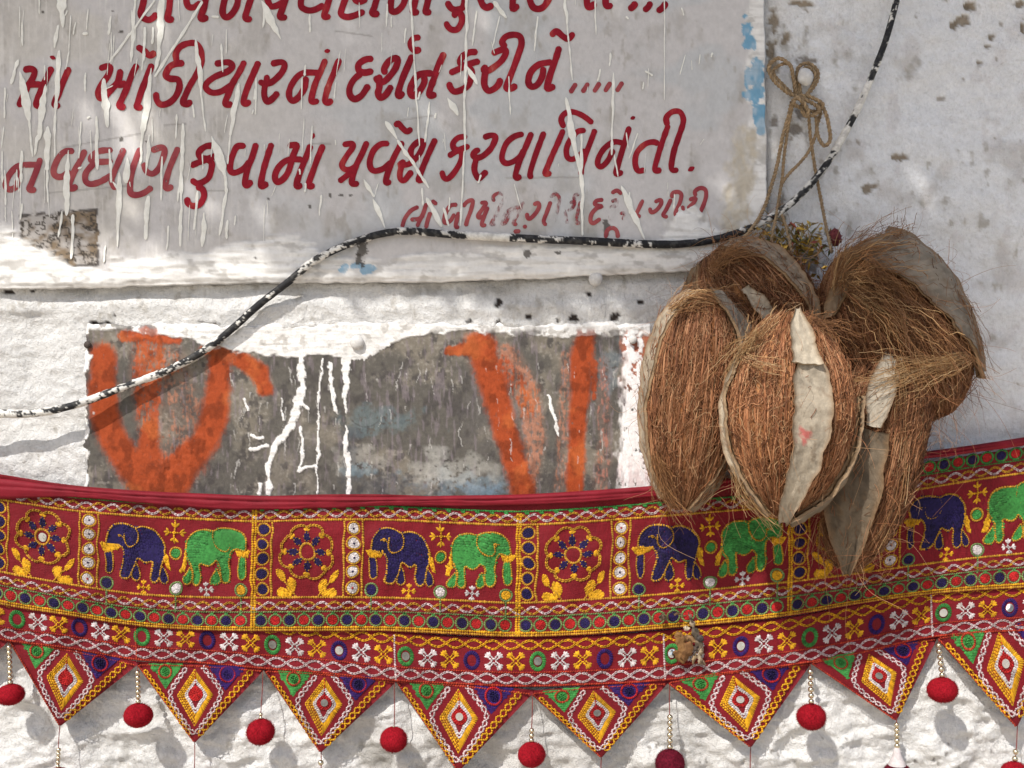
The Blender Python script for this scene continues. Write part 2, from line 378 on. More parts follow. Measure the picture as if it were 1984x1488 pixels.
for i, (x, y, rx, ry) in enumerate([(668, 519, 10, 8), (712, 521, 18, 8), (690, 514, 12, 6)]):
    blue = np.maximum(blue, 0.8 * blotch(BX, BY, x, y, rx, ry, 85 + i, 0.8))
bc = mixc(bc, (0.17, 0.35, 0.50), blue * (0.7 + 0.3 * sstep(.35, .6, t3)))
for (x, y, rx, ry) in [(83, 24, 3, 2), (235, 62, 5, 3), (218, 22, 3, 2), (235, 270, 3, 4), (285, 275, 3, 3), (700, 480, 9, 22), (696, 505, 8, 12), (495, 500, 4, 2), (1022, 493, 6, 7), (1080, 490, 6, 4),
                       (640, 378, 3, 4), (660, 378, 8, 2), (680, 378, 4, 2), (1175, 440, 6, 14), (600, 400, 3, 3), (868, 455, 3, 3), (520, 385, 4, 3)]:
    bc = mixc(bc, (0.07, 0.06, 0.05), 0.85 * blotch(BX, BY, x, y, rx, ry, 91, 0.9, 5))
bc *= (0.94 + 0.12 * fbm(BX / 4, BY / 6, 95, 2))[..., None]
bh = BOARD_D + (fbm(BX / 200, BY / 200, 96, 2) - .5) * 0.0012
bh = bh + lime * (0.0010 + 0.0030 * (fbm(BX / 55, BY / 8, 97, 4) - 0.35)) + margin * 0.0006 + rough_p * (fbm(BX / 10, BY / 10, 98, 3) - .4) * 0.003 - blue * 0.0006
bh = bh - 0.003 * sstep(0.985, 1.0, np.repeat(s_[:, None], BX.shape[1], 1))
def board_h(px, py): return BOARD_D + (fbm(px / 200, py / 200, 96, 2) - .5) * 0.0012
nr, nc = BX.shape
BV = PW(BX, BY, bh)
back_b = PW(BX[-1], BY[-1] + 1.5, np.full(nc, 0.0005)); back_r = PW(BX[:, -1] + .8, BY[:, -1], np.full(nr, 0.0005)); back_t = PW(BX[0], BY[0], np.full(nc, .0005)); back_l = PW(BX[:, 0], BY[:, 0], np.full(nr, .0005))
V = np.concatenate([BV.reshape(-1, 3), back_b, back_r, back_t, back_l]); n0 = nr * nc
F = [grid_faces(nr, nc)]
def skirt(idx, off, flip):
    a = np.asarray(idx[:-1]); b = np.asarray(idx[1:]); c = off + np.arange(len(idx) - 1)
    f = np.stack([a, c, c + 1, b], 1); return f[:, ::-1] if flip else f
F.append(skirt((nr - 1) * nc + np.arange(nc), n0, False)); F.append(skirt(np.arange(nr) * nc + nc - 1, n0 + nc, True))
F.append(skirt(np.arange(nc), n0 + nc + nr, True)); F.append(skirt(np.arange(nr) * nc, n0 + 2 * nc + nr, False))
colB = np.concatenate([bc.reshape(-1, 3), np.full((2 * nc + 2 * nr, 3), 0.6)])
board_m = mat_attr("painted_board", 0.7, 0.10, 90, [(160, 0.0006, (1, 1, 0.6))], spec=0.15)
board_root = empty("signboard", PW(700, 560, 0.0), "grey-white painted signboard with red hand-lettered lines of script, lime slopped over its lower edge", "signboard")
part("board", V, F, board_m, board_root, colB)

# ================================================================== lettering: brush strokes of red paint
m, nt, b = mat_new("letter_red")
n1 = nnoise(nt, 38, 5, 0.65, (1, 1, 0.35)); n2 = nnoise(nt, 260, 4, 0.6)
c1 = nramp(nt, n1, [(0.42, (0.22, 0.005, 0.015)), (0.60, (0.31, 0.011, 0.023)), (0.68, (0.40, 0.05, 0.045)), (0.75, (0.56, 0.22, 0.19))])
nt.links.new(nmix(nt, c1, nramp(nt, n2, [(0.3, 0.85), (0.7, 1.1)]), 1.0, 'MULTIPLY'), b.inputs["Base Color"])
b.inputs["Roughness"].default_value = 0.65; b.inputs["Specular IOR Level"].default_value = .15
letter_m = m
def faded(name, lo, hi):
    m, nt, b = mat_new(name); n1 = nnoise(nt, 95, 5, 0.7, (1, 1, 0.5)); n2 = nnoise(nt, 45, 3, 0.6)
    nt.links.new(nramp(nt, n2, [(0.35, (0.24, 0.01, 0.022)), (0.7, (0.38, 0.07, 0.07))]), b.inputs["Base Color"])
    b.inputs["Roughness"].default_value = 0.6
    nt.links.new(nramp(nt, n1, [(lo, 0.0), (hi, 1.0)]), b.inputs["Alpha"]); return m
letter_f1 = faded("letter_worn", 0.30, 0.40); letter_f2 = faded("letter_faint", 0.44, 0.62)
def ribbon(pts, w, h0, taper=None, dome=0.00025):
    """flat brush stroke in photograph pixels -> verts, faces"""
    step = max(1.6, w / 7); p = np.asarray(pts, float)
    e0 = p[0] - p[1]; e1 = p[-1] - p[-2]
    p[0] = p[0] + e0 / (np.linalg.norm(e0) + 1e-6) * w * 0.22; p[-1] = p[-1] + e1 / (np.linalg.norm(e1) + 1e-6) * w * 0.22
    c = smooth_path(p, step); n = len(c); t = np.gradient(c, axis=0); t /= np.linalg.norm(t, axis=1, keepdims=True) + 1e-9
    nn = np.stack([-t[:, 1], t[:, 0]], 1)
    s = np.r_[0, np.cumsum(np.linalg.norm(np.diff(c, axis=0), axis=1))]; L = s[-1]; r = w / 2
    wid = np.full(n, r)
    d = np.minimum(s, L - s); cap = np.clip(1 - d / r, 0, 1); wid = r * np.sqrt(np.maximum(1 - cap ** 2, 0.02))
    if taper is not None: wid = wid * np.interp(s / L, np.linspace(0, 1, len(taper)), taper)
    wid = wid * (0.93 + 0.16 * vnoise(s / 9, s * 0 + c[0, 0], 5)) * (1 if taper is None else .62 + .76 * vnoise(s / 11, s * 0 + c[0, 0], 6))
    rise = np.linspace(0, 0.00012, n)
    rows = []
    for k, hh in ((-1, 0), (-0.55, dome * .8), (0, dome), (0.55, dome * .8), (1, 0)):
        q = c + nn * (wid * k)[:, None]
        rows.append(PW(q[:, 0], q[:, 1], board_h(q[:, 0], q[:, 1]) + h0 + hh + rise))
    V = np.stack(rows, 1).reshape(-1, 3)
    return V, grid_faces(n, 5)
def P_(s): return [tuple(float(v) for v in q.split(',')) for q in s.split()]
LET = []     # (origin x, origin y, factor, stroke width in zoomed px, wear, [letters]) ; letter = strokes separated by ';'
LET.append((20, 60, .18145, 68, 0, [
 "150,415 215,405 258,432 240,500 190,580 150,670 115,740 95,800;185,575 260,570 340,575;440,395 370,540 310,680 275,790 330,795",
 "455,278 450,290", "625,400 570,530 510,680 470,780 520,800",
 "960,400 1030,378 1068,400 1040,480 970,580 935,660 960,715 1020,690 1090,610 1150,540 1175,420;1120,560 1170,575 1230,555;1350,365 1300,460 1240,620 1190,730 1165,800 1220,812",
 "1510,362 1460,490 1400,640 1362,760 1350,812 1400,815", "1360,170 1430,215 1490,262 1540,228",
 "1845,345 1770,350 1700,385 1660,470 1705,508 1790,520 1805,600 1765,700 1690,770 1610,785 1565,740 1556,665"]))
LET.append((340, 60, .18145, 66, 0, [
 "20,352 8,300 5,240 50,170 130,133 210,133 262,190 280,290 262,380 215,480 150,590 100,700 78,770 130,780 160,750",
 "430,350 560,335 605,375 560,430 420,490 332,560 332,620 400,660 500,640 600,570;735,330 680,440 610,560 562,680 530,780 600,782",
 "885,335 830,460 770,600 725,750 755,778 790,752",
 "1030,350 1130,333 1165,370 1130,450 1050,530 990,560 925,555 905,535;960,490 975,510 952,600 948,690 980,755 1040,718 1090,660",
 "1530,448 1400,445 1310,480 1232,590 1212,690 1250,745 1310,710 1380,600 1392,500;1600,310 1550,430 1490,570 1452,720 1462,757 1520,748",
 "1620,205 1622,222", "1750,305 1690,450 1630,600 1597,740 1640,765 1660,735"]))
LET.append((650, 50, .15121, 82, 0, [
 "470,425 390,430 300,490 300,570 370,600 470,580;325,612 235,690 180,800 190,895 250,938 330,895 395,805 418,765",
 "645,605 622,560 680,460 765,412 798,440 770,540 700,640 610,720 535,695 522,655;560,640 562,780 545,860 575,920 640,888 690,815 712,775",
 "980,385 920,530 850,700 802,870 830,900 858,855", "1075,150 1005,160 965,220 985,290 1040,318 1075,292",
 "1240,610 1110,612 1020,670 965,790 962,865 1002,898 1080,830 1138,720 1130,650;1390,355 1320,510 1260,680 1200,860 1230,898 1275,872"]))
LET.append((850, 40, .19153, 64, 0, [
 "382,318 310,322 235,370 218,430 280,470 328,500 330,570 290,660 212,708 152,715 115,670 107,632;118,528 220,482 330,432 405,412",
 "548,330 650,292 680,322 640,400 560,470 490,510 452,498 480,462;480,490 465,560 462,650 500,708 560,690 608,640 622,592",
 "676,262 642,220 680,162 760,142 822,162 838,230 810,330 760,470 710,600 686,682 740,682 780,655",
 "1140,420 1020,442 932,520 907,620 942,668 1000,645 1048,560 1058,480;1218,272 1180,400 1130,540 1097,670 1120,687 1165,662",
 "1142,150 1188,108 1258,160 1310,182 1360,132"]))
LET.append((850, 40, .19153, 46, 1, ["%d,%d %d,%d %d,%d" % (x + 12, 640 + o, x - 4, 665 + o, x - 42, 725 + o) for x, o in ((1375, 0), (1498, -4), (1615, -8), (1725, -12), (1845, -14))]))
LET.append((0, 250, .18145, 64, 1, [
 "400,382 280,382 180,402 92,500 60,600 102,645 170,615 208,500 200,430;430,320 390,440 340,570 312,645 375,648",
 "780,237 690,240 612,330 572,440 592,498 660,508 740,450;905,232 860,330 790,460 742,580 760,638 815,612",
 "1190,225 1080,232 1000,270 972,330 1050,350 1190,345;1000,370 922,460 912,550 970,588 1080,558 1190,490;1320,215 1270,340 1212,480 1192,560 1230,635",
 "1500,212 1460,300 1412,440 1392,560 1392,675 1450,705 1540,680 1615,625;1625,228 1720,197 1758,230 1730,340 1680,440 1620,478 1555,440 1542,370;1900,205 1850,320 1800,450 1765,600 1790,635 1835,612"]))
LET.append((340, 240, .18145, 66, 0, [
 "400,232 320,242 252,300 270,360 340,380 388,430 360,560 300,615 230,635 175,600;168,445 270,402 400,352 495,322;230,680 280,690 306,760 270,845 200,878 135,848 126,795",
 "738,237 660,242 612,330 582,440 592,508 650,518 740,468 790,400;860,217 820,350 770,480 742,620 762,658 808,615",
 "1025,217 985,340 940,490 912,640 930,668 975,635",
 "1212,232 1290,226 1280,280 1240,370;1350,382 1210,382 1112,450 1062,550 1082,618 1140,598 1200,520 1240,400;1440,232 1400,340 1340,490 1292,640 1310,668 1335,645",
 "1462,128 1475,132", "1575,232 1520,360 1470,500 1422,640 1440,668 1472,652"]))
LET.append((640, 210, .18145, 62, 0, [
 "142,387 230,377 236,420 180,500 124,600 152,648 220,650 290,600;390,362 340,480 280,600 242,720 232,802 295,802;98,778 160,730 220,682",
 "618,377 540,382 462,450 422,560 432,638 480,668 570,640 650,570;768,362 700,480 630,640 592,788 638,780", "702,188 722,158 770,210 820,248 862,218",
 "868,548 862,440 930,362 980,352 988,400 940,500 850,588 762,608 744,600 790,565;760,620 742,700 752,758 790,768 840,710 866,675;1120,332 1060,460 1000,600 962,700 942,768 995,752",
 "1450,302 1370,312 1312,370 1322,430 1390,460 1400,540 1340,660 1262,748 1212,738 1192,675;1268,508 1340,462 1475,402",
 "1642,310 1720,287 1763,312 1720,420 1640,500 1570,528 1524,500 1560,452 1588,452;1560,530 1537,640 1560,718 1590,748 1640,700 1666,675"]))
LET.append((960, 190, .20161, 54, 0, [
 "262,346 180,370 102,440 62,560 82,618 140,623 230,570 270,500;345,338 290,470 230,610 192,740 210,768 236,748", "465,332 420,450 370,590 332,730 350,762",
 "656,278 632,210 662,152 730,132 800,150 870,190 928,238;650,310 600,430 550,540 500,660 478,728 528,722",
 "858,312 790,322 720,400 682,490 692,568 740,588 810,550 860,500;955,308 910,430 860,560 830,660 822,735",
 "1220,432 1140,422 1050,480 992,570 984,638 1020,658 1080,600 1130,500;1285,282 1250,400 1210,530 1172,660 1162,728 1215,712", "1318,185 1322,196",
 "1560,440 1520,422 1440,442 1362,520 1342,620 1370,698 1428,690;1660,262 1610,400 1560,560 1532,690 1585,690",
 "1652,258 1642,190 1700,132 1770,132 1803,190 1798,260 1750,400 1710,530 1692,680 1748,690"]))
LET.append((960, 190, .20161, 78, 0, ["1878,676 1884,686"]))
LET.append((250, 0, .18145, 68, 0, [
 "190,-160 150,40 125,160 200,212 265,182 283,145;445,-160 430,80 412,200 468,202", "600,-160 620,45 690,78 760,30;850,-160 800,80 762,180 790,203 832,182",
 "1060,-160 1002,80 1012,168 1060,180 1120,120 1160,20 1150,-120;1350,-160 1270,80 1244,192 1300,202", "1440,-140 1500,48 1570,62 1640,20;1720,-160 1642,80 1612,180 1675,182"]))
LET.append((560, 0, .20161, 60, 0, [
 "150,-140 112,35 160,93 240,95 330,50;430,-140 362,70 338,160 388,157", "590,-140 512,70 502,138 560,163 640,145 715,112;650,-120 632,-15 680,14 740,-10;880,-140 822,60 802,128 858,132",
 "1000,-140 977,60 1002,113 1060,90 1110,10 1130,-140;1250,-140 1202,60 1192,118 1238,112", "1370,-140 1322,60 1312,118 1356,112",
 "1520,22 1560,80 1620,92 1680,50 1692,-120;1590,160 1602,112 1648,130 1662,200 1620,278 1560,283 1518,240 1522,218"]))
LET.append((940, 0, .19153, 66, 0, ["-60,-60 -30,40 20,75 70,50;290,-140 277,60 292,88 328,55", "430,-100 470,50 530,90 600,60 655,-40;560,-120 640,-100",
 "1030,-120 1032,50 1070,68 1110,34", "1225,-120 1222,48 1278,52", "1520,28 1500,62 1462,92", "1672,28 1650,70 1612,103", "1828,28 1800,72 1748,112"]))
LET.append((760, 350, .17137, 46, 1, [
 "290,297 210,340 142,430 112,520;212,440 300,430 350,390;385,262 350,370 310,450 282,515", "430,362 400,450 382,530;452,227 498,265",
 "728,272 660,282 612,350 587,440 602,478 660,450 700,380;750,362 730,440 717,520 750,522", "802,290 850,237 910,227 890,330 850,440 832,508",
 "1002,252 1060,252 1020,320 972,390 982,418 1040,400;1080,302 1040,400 1012,500 1055,500", "1602,270 1650,252 1660,300 1620,370 1560,428 1532,420 1522,372", "1790,242 1750,350 1712,460 1738,500", "1380,575 1440,570", "1485,520 1515,520"]))
LET.append((760, 350, .17137, 42, 2, ["1150,232 1142,180 1200,142 1258,162 1260,210 1210,310 1160,410 1117,490 1158,492", "1440,302 1370,312 1290,360 1252,440 1242,488 1280,478 1310,420 1360,340;1480,242 1420,370 1372,480 1408,490",
 "1790,182 1850,152 1888,200 1870,320 1832,450 1850,470"]))
LET.append((1060, 350, .17137, 42, 2, ["262,250 310,242 290,300 240,340;190,330 210,400 220,468 250,450", "310,232 312,170 360,152;380,242 342,380 332,468 368,480", "732,235 790,222 780,280 722,310 722,438 778,402", "830,372 880,372 860,440"]))
LET.append((1060, 350, .17137, 46, 1, ["628,217 560,227 542,270 620,290 560,312 502,380 492,458 530,478 598,432", "735,140 790,112 838,150", "1080,222 1040,310 1012,380 1050,408",
 "1222,240 1280,217 1290,260 1240,330 1180,358 1162,312", "1400,212 1350,320 1312,390 1358,410;1412,190 1422,142 1480,127 1518,160 1500,250 1452,360 1462,400",
 "1612,215 1678,202 1650,260 1592,310;1532,290 1542,360 1570,400 1608,387", "1680,170 1672,122 1730,84 1788,102 1798,170 1770,270 1722,380 1730,410", "662,640 682,562 740,534 788,570 800,640"]))
for ox, oy, f, w, wear, letters in LET:
    for L in letters:
        mb = MB()
        for i, st in enumerate(L.split(';')):
            p = np.array(P_(st)) * f + np.array([ox, oy])
            mb.add(*ribbon(p, w * f * 1.03, 0.0005 + 0.00014 * i))
        V, F, _ = mb.get()
        part("letter", V, F, (letter_m, letter_f1, letter_f2)[wear], board_root)

# ---- splashes and runs of cream paint over the board
DR = []
for row in "330,-160,345,140,75 320,140,300,260,28 110,400,160,660,55 160,660,180,860,14 325,280,305,600,36 250,470,215,760,48 210,740,190,850,20 262,700,258,930,52 258,930,262,1110,14 530,640,535,930,22 570,440,590,690,62 830,380,780,760,46 780,760,770,900,18 900,-160,870,330,50 870,300,850,390,25 1110,10,850,420,20 850,0,600,340,14 745,-60,720,340,30 795,150,790,330,20 840,150,835,240,16 1075,220,1105,500,44 1100,480,1130,720,14 1310,460,1265,740,34 1265,740,1250,900,12 1440,10,1540,210,50 1005,680,990,1350,22 1165,755,1235,960,56 1235,960,1245,1060,18 1245,1050,1205,1290,20 1120,1170,1110,1350,36 655,950,645,1350,44 815,1080,800,1310,40 375,830,365,1180,40 610,90,595,190,16 1085,1050,1065,1260,18 700,870,690,1000,40 820,740,800,960,24 1250,1210,1245,1310,18 925,1240,915,1370,14 580,1350,570,1440,16 1660,420,1655,600,8 1715,690,1705,900,10 305,600,300,860,16 470,400,468,500,14 100,330,60,460,20 340,1160,320,1300,16 600,820,610,1000,20 890,860,885,1100,14 120,830,115,1000,20 400,1180,390,1420,22 620,1000,660,1060,26 380,280,360,380,10 560,500,620,470,10 455,185,480,183,18 430,925,450,915,24 1165,90,1200,92,20 480,650,495,640,16".split():
    a = [float(v) for v in row.split(',')]; DR.append((a[0]*.3528, a[1]*.3528, a[2]*.3528, a[3]*.3528, a[4]*.3528))
for row in "435,-60,460,330,14 460,330,490,800,12 750,-60,745,330,20 745,330,735,560,18 735,540,740,830,24 735,830,715,1240,14 805,60,780,250,14 900,10,965,95,36 930,90,890,260,10 1140,90,1120,280,14 1285,-60,1300,130,26 1300,130,1330,440,11 1295,540,1380,1000,44 1380,740,1385,1290,26 1835,-60,1835,550,8 1555,400,1545,850,16 1560,850,1580,970,10 645,540,700,630,34 305,670,365,760,40 370,770,540,1030,22 185,985,240,1080,24 235,1095,300,1250,30 530,1090,610,1240,40 620,1140,650,1240,16 1600,1025,1725,1310,46 1455,0,1460,190,10 980,420,990,630,10 545,560,520,780,14 1010,1010,1050,1150,8 1730,390,1770,415,14 1690,730,1640,870,12 1950,300,1920,410,8 755,370,805,460,34 430,590,425,640,8 1720,450,1715,490,10".split():
    a = [float(v) for v in row.split(',')]; DR.append((a[0]*.3528+640, a[1]*.3528, a[2]*.3528+640, a[3]*.3528, a[4]*.3528))
r2 = random.Random(3)
for _ in range(120):
    x = r2.uniform(0, 1) ** 1.6 * 1380 + 4; y = r2.uniform(-40, 420); l = r2.uniform(8, 75) * (1 if x < 700 else .6)
    DR.append((x, y, x + r2.gauss(-1, 3), y + l, r2.choice([1.6, 2, 2.4, 3, 4.5])))
mb = MB()
for i, (x0, y0, x1, y1, w) in enumerate(DR):
    L = math.hypot(x1 - x0, y1 - y0); k = max(3, int(L / 14))
    t = np.linspace(0, 1, k + 1); wob = (vnoise(t * L / 22, t * 0 + i, 7) - .5) * min(4, w * .5) * np.sin(np.pi * t)
    p = np.stack([x0 + (x1 - x0) * t + wob, y0 + (y1 - y0) * t], 1)
    tp = ([0.25, 0.75, 1.0, 0.95, 0.7, 0.4, 0.2], [.45, .9, .75, 1., .85, .55, .5], [.2, .5, .9, 1., 1., .8, .35])[i % 3] if w > 8 else [0.6, 1, .9, 1, .7, 1, .5]
    mb.add(*ribbon(p, w * (.76 if w > 8 else .85), 0.00100 + 0.00003 * (i % 9), tp, 0.00018))
V, F, _ = mb.get()
drip_m = mat_plain("cream_paint", (0.80, 0.785, 0.70), 0.45, 0.10, 130, col2=(0.86, 0.85, 0.79), bump=(300, 0.0004))
part("paint_run", V, F, drip_m, board_root, kind="stuff", label="splashes and long runs of cream paint across the lettering")

# ================================================================== painted metal panel below
px_ = np.arange(164, 1264, 1.6); py_ = np.arange(626, 1022, 1.6)
QX, QY = np.meshgrid(px_, py_)
QX = QX + (fbm(QY / 26, QX * 0 + 3, 101, 4) - .5) * 22 * (1 - sstep(164, 200, QX)); QY = QY + (fbm(QX / 30, QY * 0 + 5, 102, 4) - .5) * 16 * (1 - sstep(626, 652, QY))
n1 = fbm(QX / 60, QY / 60, 103, 5); n2 = fbm(QX / 16, QY / 22, 104, 5); n3 = fbm(QX / 5, QY / 30, 105, 3); n4 = fbm(QX / 6, QY / 6, 106, 3)
pc = np.empty(QX.shape + (3,)); pc[:] = (0.102, 0.093, 0.080)
pc = mixc(pc, (0.20, 0.175, 0.14), 0.8 * sstep(0.45, 0.68, n1)); pc = mixc(pc, (0.065, 0.058, 0.054), 0.85 * sstep(0.5, 0.7, n2))
pc = mixc(pc, (0.26, 0.235, 0.20), 0.6 * sstep(0.60, 0.75, n4) * sstep(0.4, 0.6, n1)); pc = mixc(pc, (0.22, 0.18, 0.20), 0.4 * sstep(0.6, 0.72, n3))
for i, (x, y, rx, ry, c, a) in enumerate([(722, 822, 80, 26, (0.13, 0.185, 0.20), .7), (700, 895, 46, 26, (0.36, 0.34, 0.30), .8), (672, 880, 16, 46, (0.07, 0.075, 0.085), .9), (690, 838, 26, 12, (0.07, 0.075, 0.085), .8),
        (890, 935, 80, 24, (0.18, 0.26, 0.31), .7), (846, 905, 22, 46, (0.38, 0.37, 0.34), .8), (880, 915, 70, 28, (0.38, 0.37, 0.33), .7), (820, 910, 22, 12, (.34, .32, .28), .7), (695, 910, 26, 10, (0.15, .24, .29), .7),
        (740, 945, 60, 22, (0.08, 0.085, 0.095), .7), (930, 950, 40, 12, (0.15, 0.23, 0.30), .8), (1180, 700, 16, 40, (0.20, 0.25, 0.28), .6), (960, 800, 50, 90, (.10, .09, .088), .6), (560, 860, 60, 60, (.12, .11, .10), .5)]):
    pc = mixc(pc, c, a * .62 * sstep(1.35, .55, np.hypot((QX - x) / rx, (QY - y) / ry) + (fbm(QX / 24, QY / 24, 110 + i, 6) - .5) * 2.6) * sstep(.28, .5, n4 + .1))
pc = mixc(pc, (0.05, 0.05, 0.05), 0.55 * sstep(3.2, 1.2, n4 * 2 + np.abs(np.hypot(QX - 708, QY - 794) - 33)) * sstep(806, 818, QY))
OR = (0.315, 0.056, 0.016)
relief = np.zeros(QX.shape)
wq = (fbm(QX / 26, QY / 40, 125, 3) - .5) * 12; on1 = fbm(QX / 9, QY / 9, 121, 3) - 0.5; on2 = .5 * fbm(QX / 2.4, QY / 14, 122, 4) + .5 * fbm(QX / 6, QY / 6, 123, 4)
rw1 = (fbm(QX / 16, QY / 22, 138, 4) - .5) * 14; rw2 = (fbm(QX / 14, QY / 14, 139, 3) - .5) * 8; rw3 = (fbm(QX / 4, QY / 9, 134, 3) - .5) * 1.3
def orange(pts, wid, soft=0.35, cov=1.0, col=OR):
    global pc, relief
    d = segdist(QX + wq, QY + wq, pts, wid) + on1 * soft * .7
    gr = on2
    al = sstep(1.30, .60, d); m = al * (.30 * cov + .70 * sstep(.38, .56, gr + (al - .55) * .45 - (1 - cov) * .55 + .04))
    cc = mixc(np.broadcast_to(np.array(col), pc.shape).copy(), np.array(col) * 0.55, 0.8 * sstep(0.47, 0.66, n2)); cc = mixc(cc, (0.50, 0.13, 0.035), 0.5 * sstep(0.55, 0.7, n1))
    pc = pc * (1 - m[..., None]) + cc * m[..., None]; relief = relief + m * 0.0005
pink = (0.36, 0.165, 0.105)
orange([(330, 690), (360, 800), (350, 880), (300, 940)], [30, 40, 40, 30], .5, .36, pink)
orange([(985, 685), (1025, 760), (1035, 850), (1030, 930)], [22, 26, 24, 18], .5, .62, pink); orange([(955, 690), (985, 720), (1010, 760), (1025, 800)], [20, 24, 20, 12], .5, .45)
orange([(1095, 690), (1092, 800), (1085, 960)], [12, 14, 12], .6, .42, pink); orange([(1166, 700), (1172, 850), (1162, 960)], [16, 14, 18], .6, .40, (0.36, .16, .12))
orange([(240, 652), (290, 650), (345, 658)], [12, 15, 10], .6, .85, (0.40, .075, .025))
orange([(200, 690), (196, 740), (204, 800), (218, 850), (255, 905), (300, 945)], [28, 30, 29, 30, 34, 38], .3, 1.0)
orange([(290, 668), (284, 740), (290, 830)], [36, 34, 24], .4, .62, (0.38, .07, .018)); orange([(292, 830), (286, 900), (290, 965)], [20, 32, 48], .3, .95)
orange([(428, 690), (425, 760), (408, 835), (365, 895), (310, 965)], [24, 26, 29, 36, 46], .3, 1.0); orange([(385, 850), (340, 900)], [14, 30], .5, .7)
orange([(395, 678), (430, 680), (470, 700)], [12, 16, 17], .5, .7, (0.36, .085, .03)); orange([(468, 698), (503, 722), (514, 755)], [18, 21, 17], .25, 1.0)
orange([(866, 682), (905, 676), (940, 672)], [8, 14, 22], .5, .9); orange([(930, 668), (952, 735), (975, 820), (997, 890), (1022, 975)], [32, 30, 26, 25, 27], .25, 1.0)
orange([(1132, 632), (1125, 700), (1119, 850), (1112, 985)], [22, 21, 18, 19], .25, 1.02); orange([(1146, 700), (1150, 770)], [9, 6], .6, .7)
# flaking white over red at the right end
fl = sstep(-6, 10, QX - 1205 - 8 * (QY - 700) / -250 + (fbm(QX / 9, QY / 20, 131, 4) - .5) * 34)
pc = mixc(pc, (0.42, 0.13, 0.07), fl * sstep(800, 690, QY) * 0.8)
wfl = fl * sstep(0.33, 0.38, fbm(QX / 8, QY / 11, 132, 4) + 0.10 * sstep(700, 820, QY) - 0.30 * sstep(1236, 1256, QX) * sstep(0.4, 0.6, n2) - .16 * sstep(700, 670, QY))
pc = mixc(pc, (0.80, 0.775, 0.765), wfl); relief += wfl * .0006
pc = mixc(pc, (0.62, 0.45, 0.44), .5 * fl * sstep(860, 930, QY) * sstep(.45, .6, n3))
# white slop along the top with its runs
tb = hermite(QX, [160, 230, 350, 420, 500, 570, 640, 690, 750, 800, 860, 960, 1090, 1262], [640, 640, 655, 674, 686, 692, 690, 690, 668, 655, 645, 645, 652, 650])
wm = sstep(2.5, -2.5, QY - tb + (fbm(QX / 20, QY / 9, 133, 4) - .5) * 18)
wm = wm * (1 - 0.8 * sstep(150, 200, QX) * sstep(350, 320, QX) * sstep(0.42, 0.52, n2)) * (1 - 0.75 * sstep(830, 860, QX) * sstep(1270, 1200, QX) * sstep(0.46, 0.56, n2) * sstep(632, 645, QY))
wm = np.maximum(wm, sstep(0, .12, .55 - (QX - 164) / 26 - (n2 - .3) * 1.5))
def run(pts, wid):
    global wm
    d = segdist(QX + rw1, QY + rw2, pts, wid) + rw3; wm = np.maximum(wm, sstep(1.15, 0.85, d))
z = lambda s, ox=0, oy=480, f=.3528: [(ox + a * f, oy + b * f) for a, b in P_(s)]
run(z("1660,590 1655,740 1640,860 1600,980 1520,1080 1480,1200 1470,1350"), [6, 5, 8, 8, 6, 5, 4]); run(z("1690,880 1620,840"), [3, 4])
run(z("1648,980 1655,1180 1640,1220 1740,1195"), [2, 2.5, 4, 2.5]); run(z("1770,610 1750,900 1740,1350"), [2, 2, 2]); run(z("1810,640 1850,910"), [3.5, 2])
run(z("1900,600 1890,780 1905,910"), [9, 4, 1.6]); run(z("1905,980 1895,1080 1915,1200 1912,1350"), [2, 4, 5.5, 4.5]); run([(752, 668), (700, 690), (672, 690)], [3, 8, 8])
run(z("1390,1030 1440,1050"), [4, 3]); run(z("1370,1110 1470,1085"), [4, 3]); run(z("1540,830 1550,940"), [1.5, 2]); run(z("1340,830 1355,890"), [2, 2])
run(z("1200,810 1225,920 1255,1010 1262,1030", 640), [3, 3.2, 2.6, 1]); run(z("1430,1300 1420,1350"), [5, 5])
r3 = random.Random(9)
wm_keep = wm.copy(); wm = np.zeros(QX.shape)
for _ in range(120):
    x = r3.uniform(440, 1190); y = r3.uniform(690, 950); l = r3.uniform(3, 46); sl = r3.gauss(0, .12)
    run([(x, y), (x + sl * l, y + l)], [r3.uniform(.8, 1.6), .4])
pc = mixc(pc, (0.55, 0.53, 0.50), wm * .5 * sstep(.3, .6, n2)); wm = wm_keep
wcol = mixc(mixc(np.broadcast_to(np.array((.76, .745, .72)), pc.shape).copy(), (.62, .60, .57), .7 * sstep(.48, .66, fbm(QX / 40, QY / 6, 135, 4))), (.40, .375, .34), .75 * sstep(.58, .72, fbm(QX / 16, QY / 12, 136, 5)) * sstep(700, 660, QY))
pc = pc * (1 - wm[..., None]) + wcol * wm[..., None]; relief += wm * (0.0009 + .0016 * (fbm(QX / 36, QY / 6, 137, 4) - .4))
pc *= (0.90 + 0.2 * n4)[..., None]
ph = 0.0055 + relief + (fbm(QX / 160, QY / 120, 141, 2) - .5) * .002 + (n2 - .5) * 0.0004 - .003 * (1 - sstep(0, 4, np.meshgrid(np.arange(len(px_)), np.arange(len(py_)))[0])) - .003 * (1 - sstep(0, 4, np.meshgrid(np.arange(len(px_)), np.arange(len(py_)))[1])) - .004 * sstep(1259, 1263, QX)
panel_m = mat_attr("painted_sheet", 0.7, 0.22, 220, [(420, 0.0006, (1, 1, 0.4)), (130, .0008, None)], spec=0.15)
panel_root = empty("metal_panel", PW(700, 1000, 0.004), "weathered dark metal panel with two sets of orange hand-painted strokes and white drips", "panel")
part("sheet", PW(QX, QY, ph), grid_faces(*QX.shape), panel_m, panel_root, pc.reshape(-1, 3))

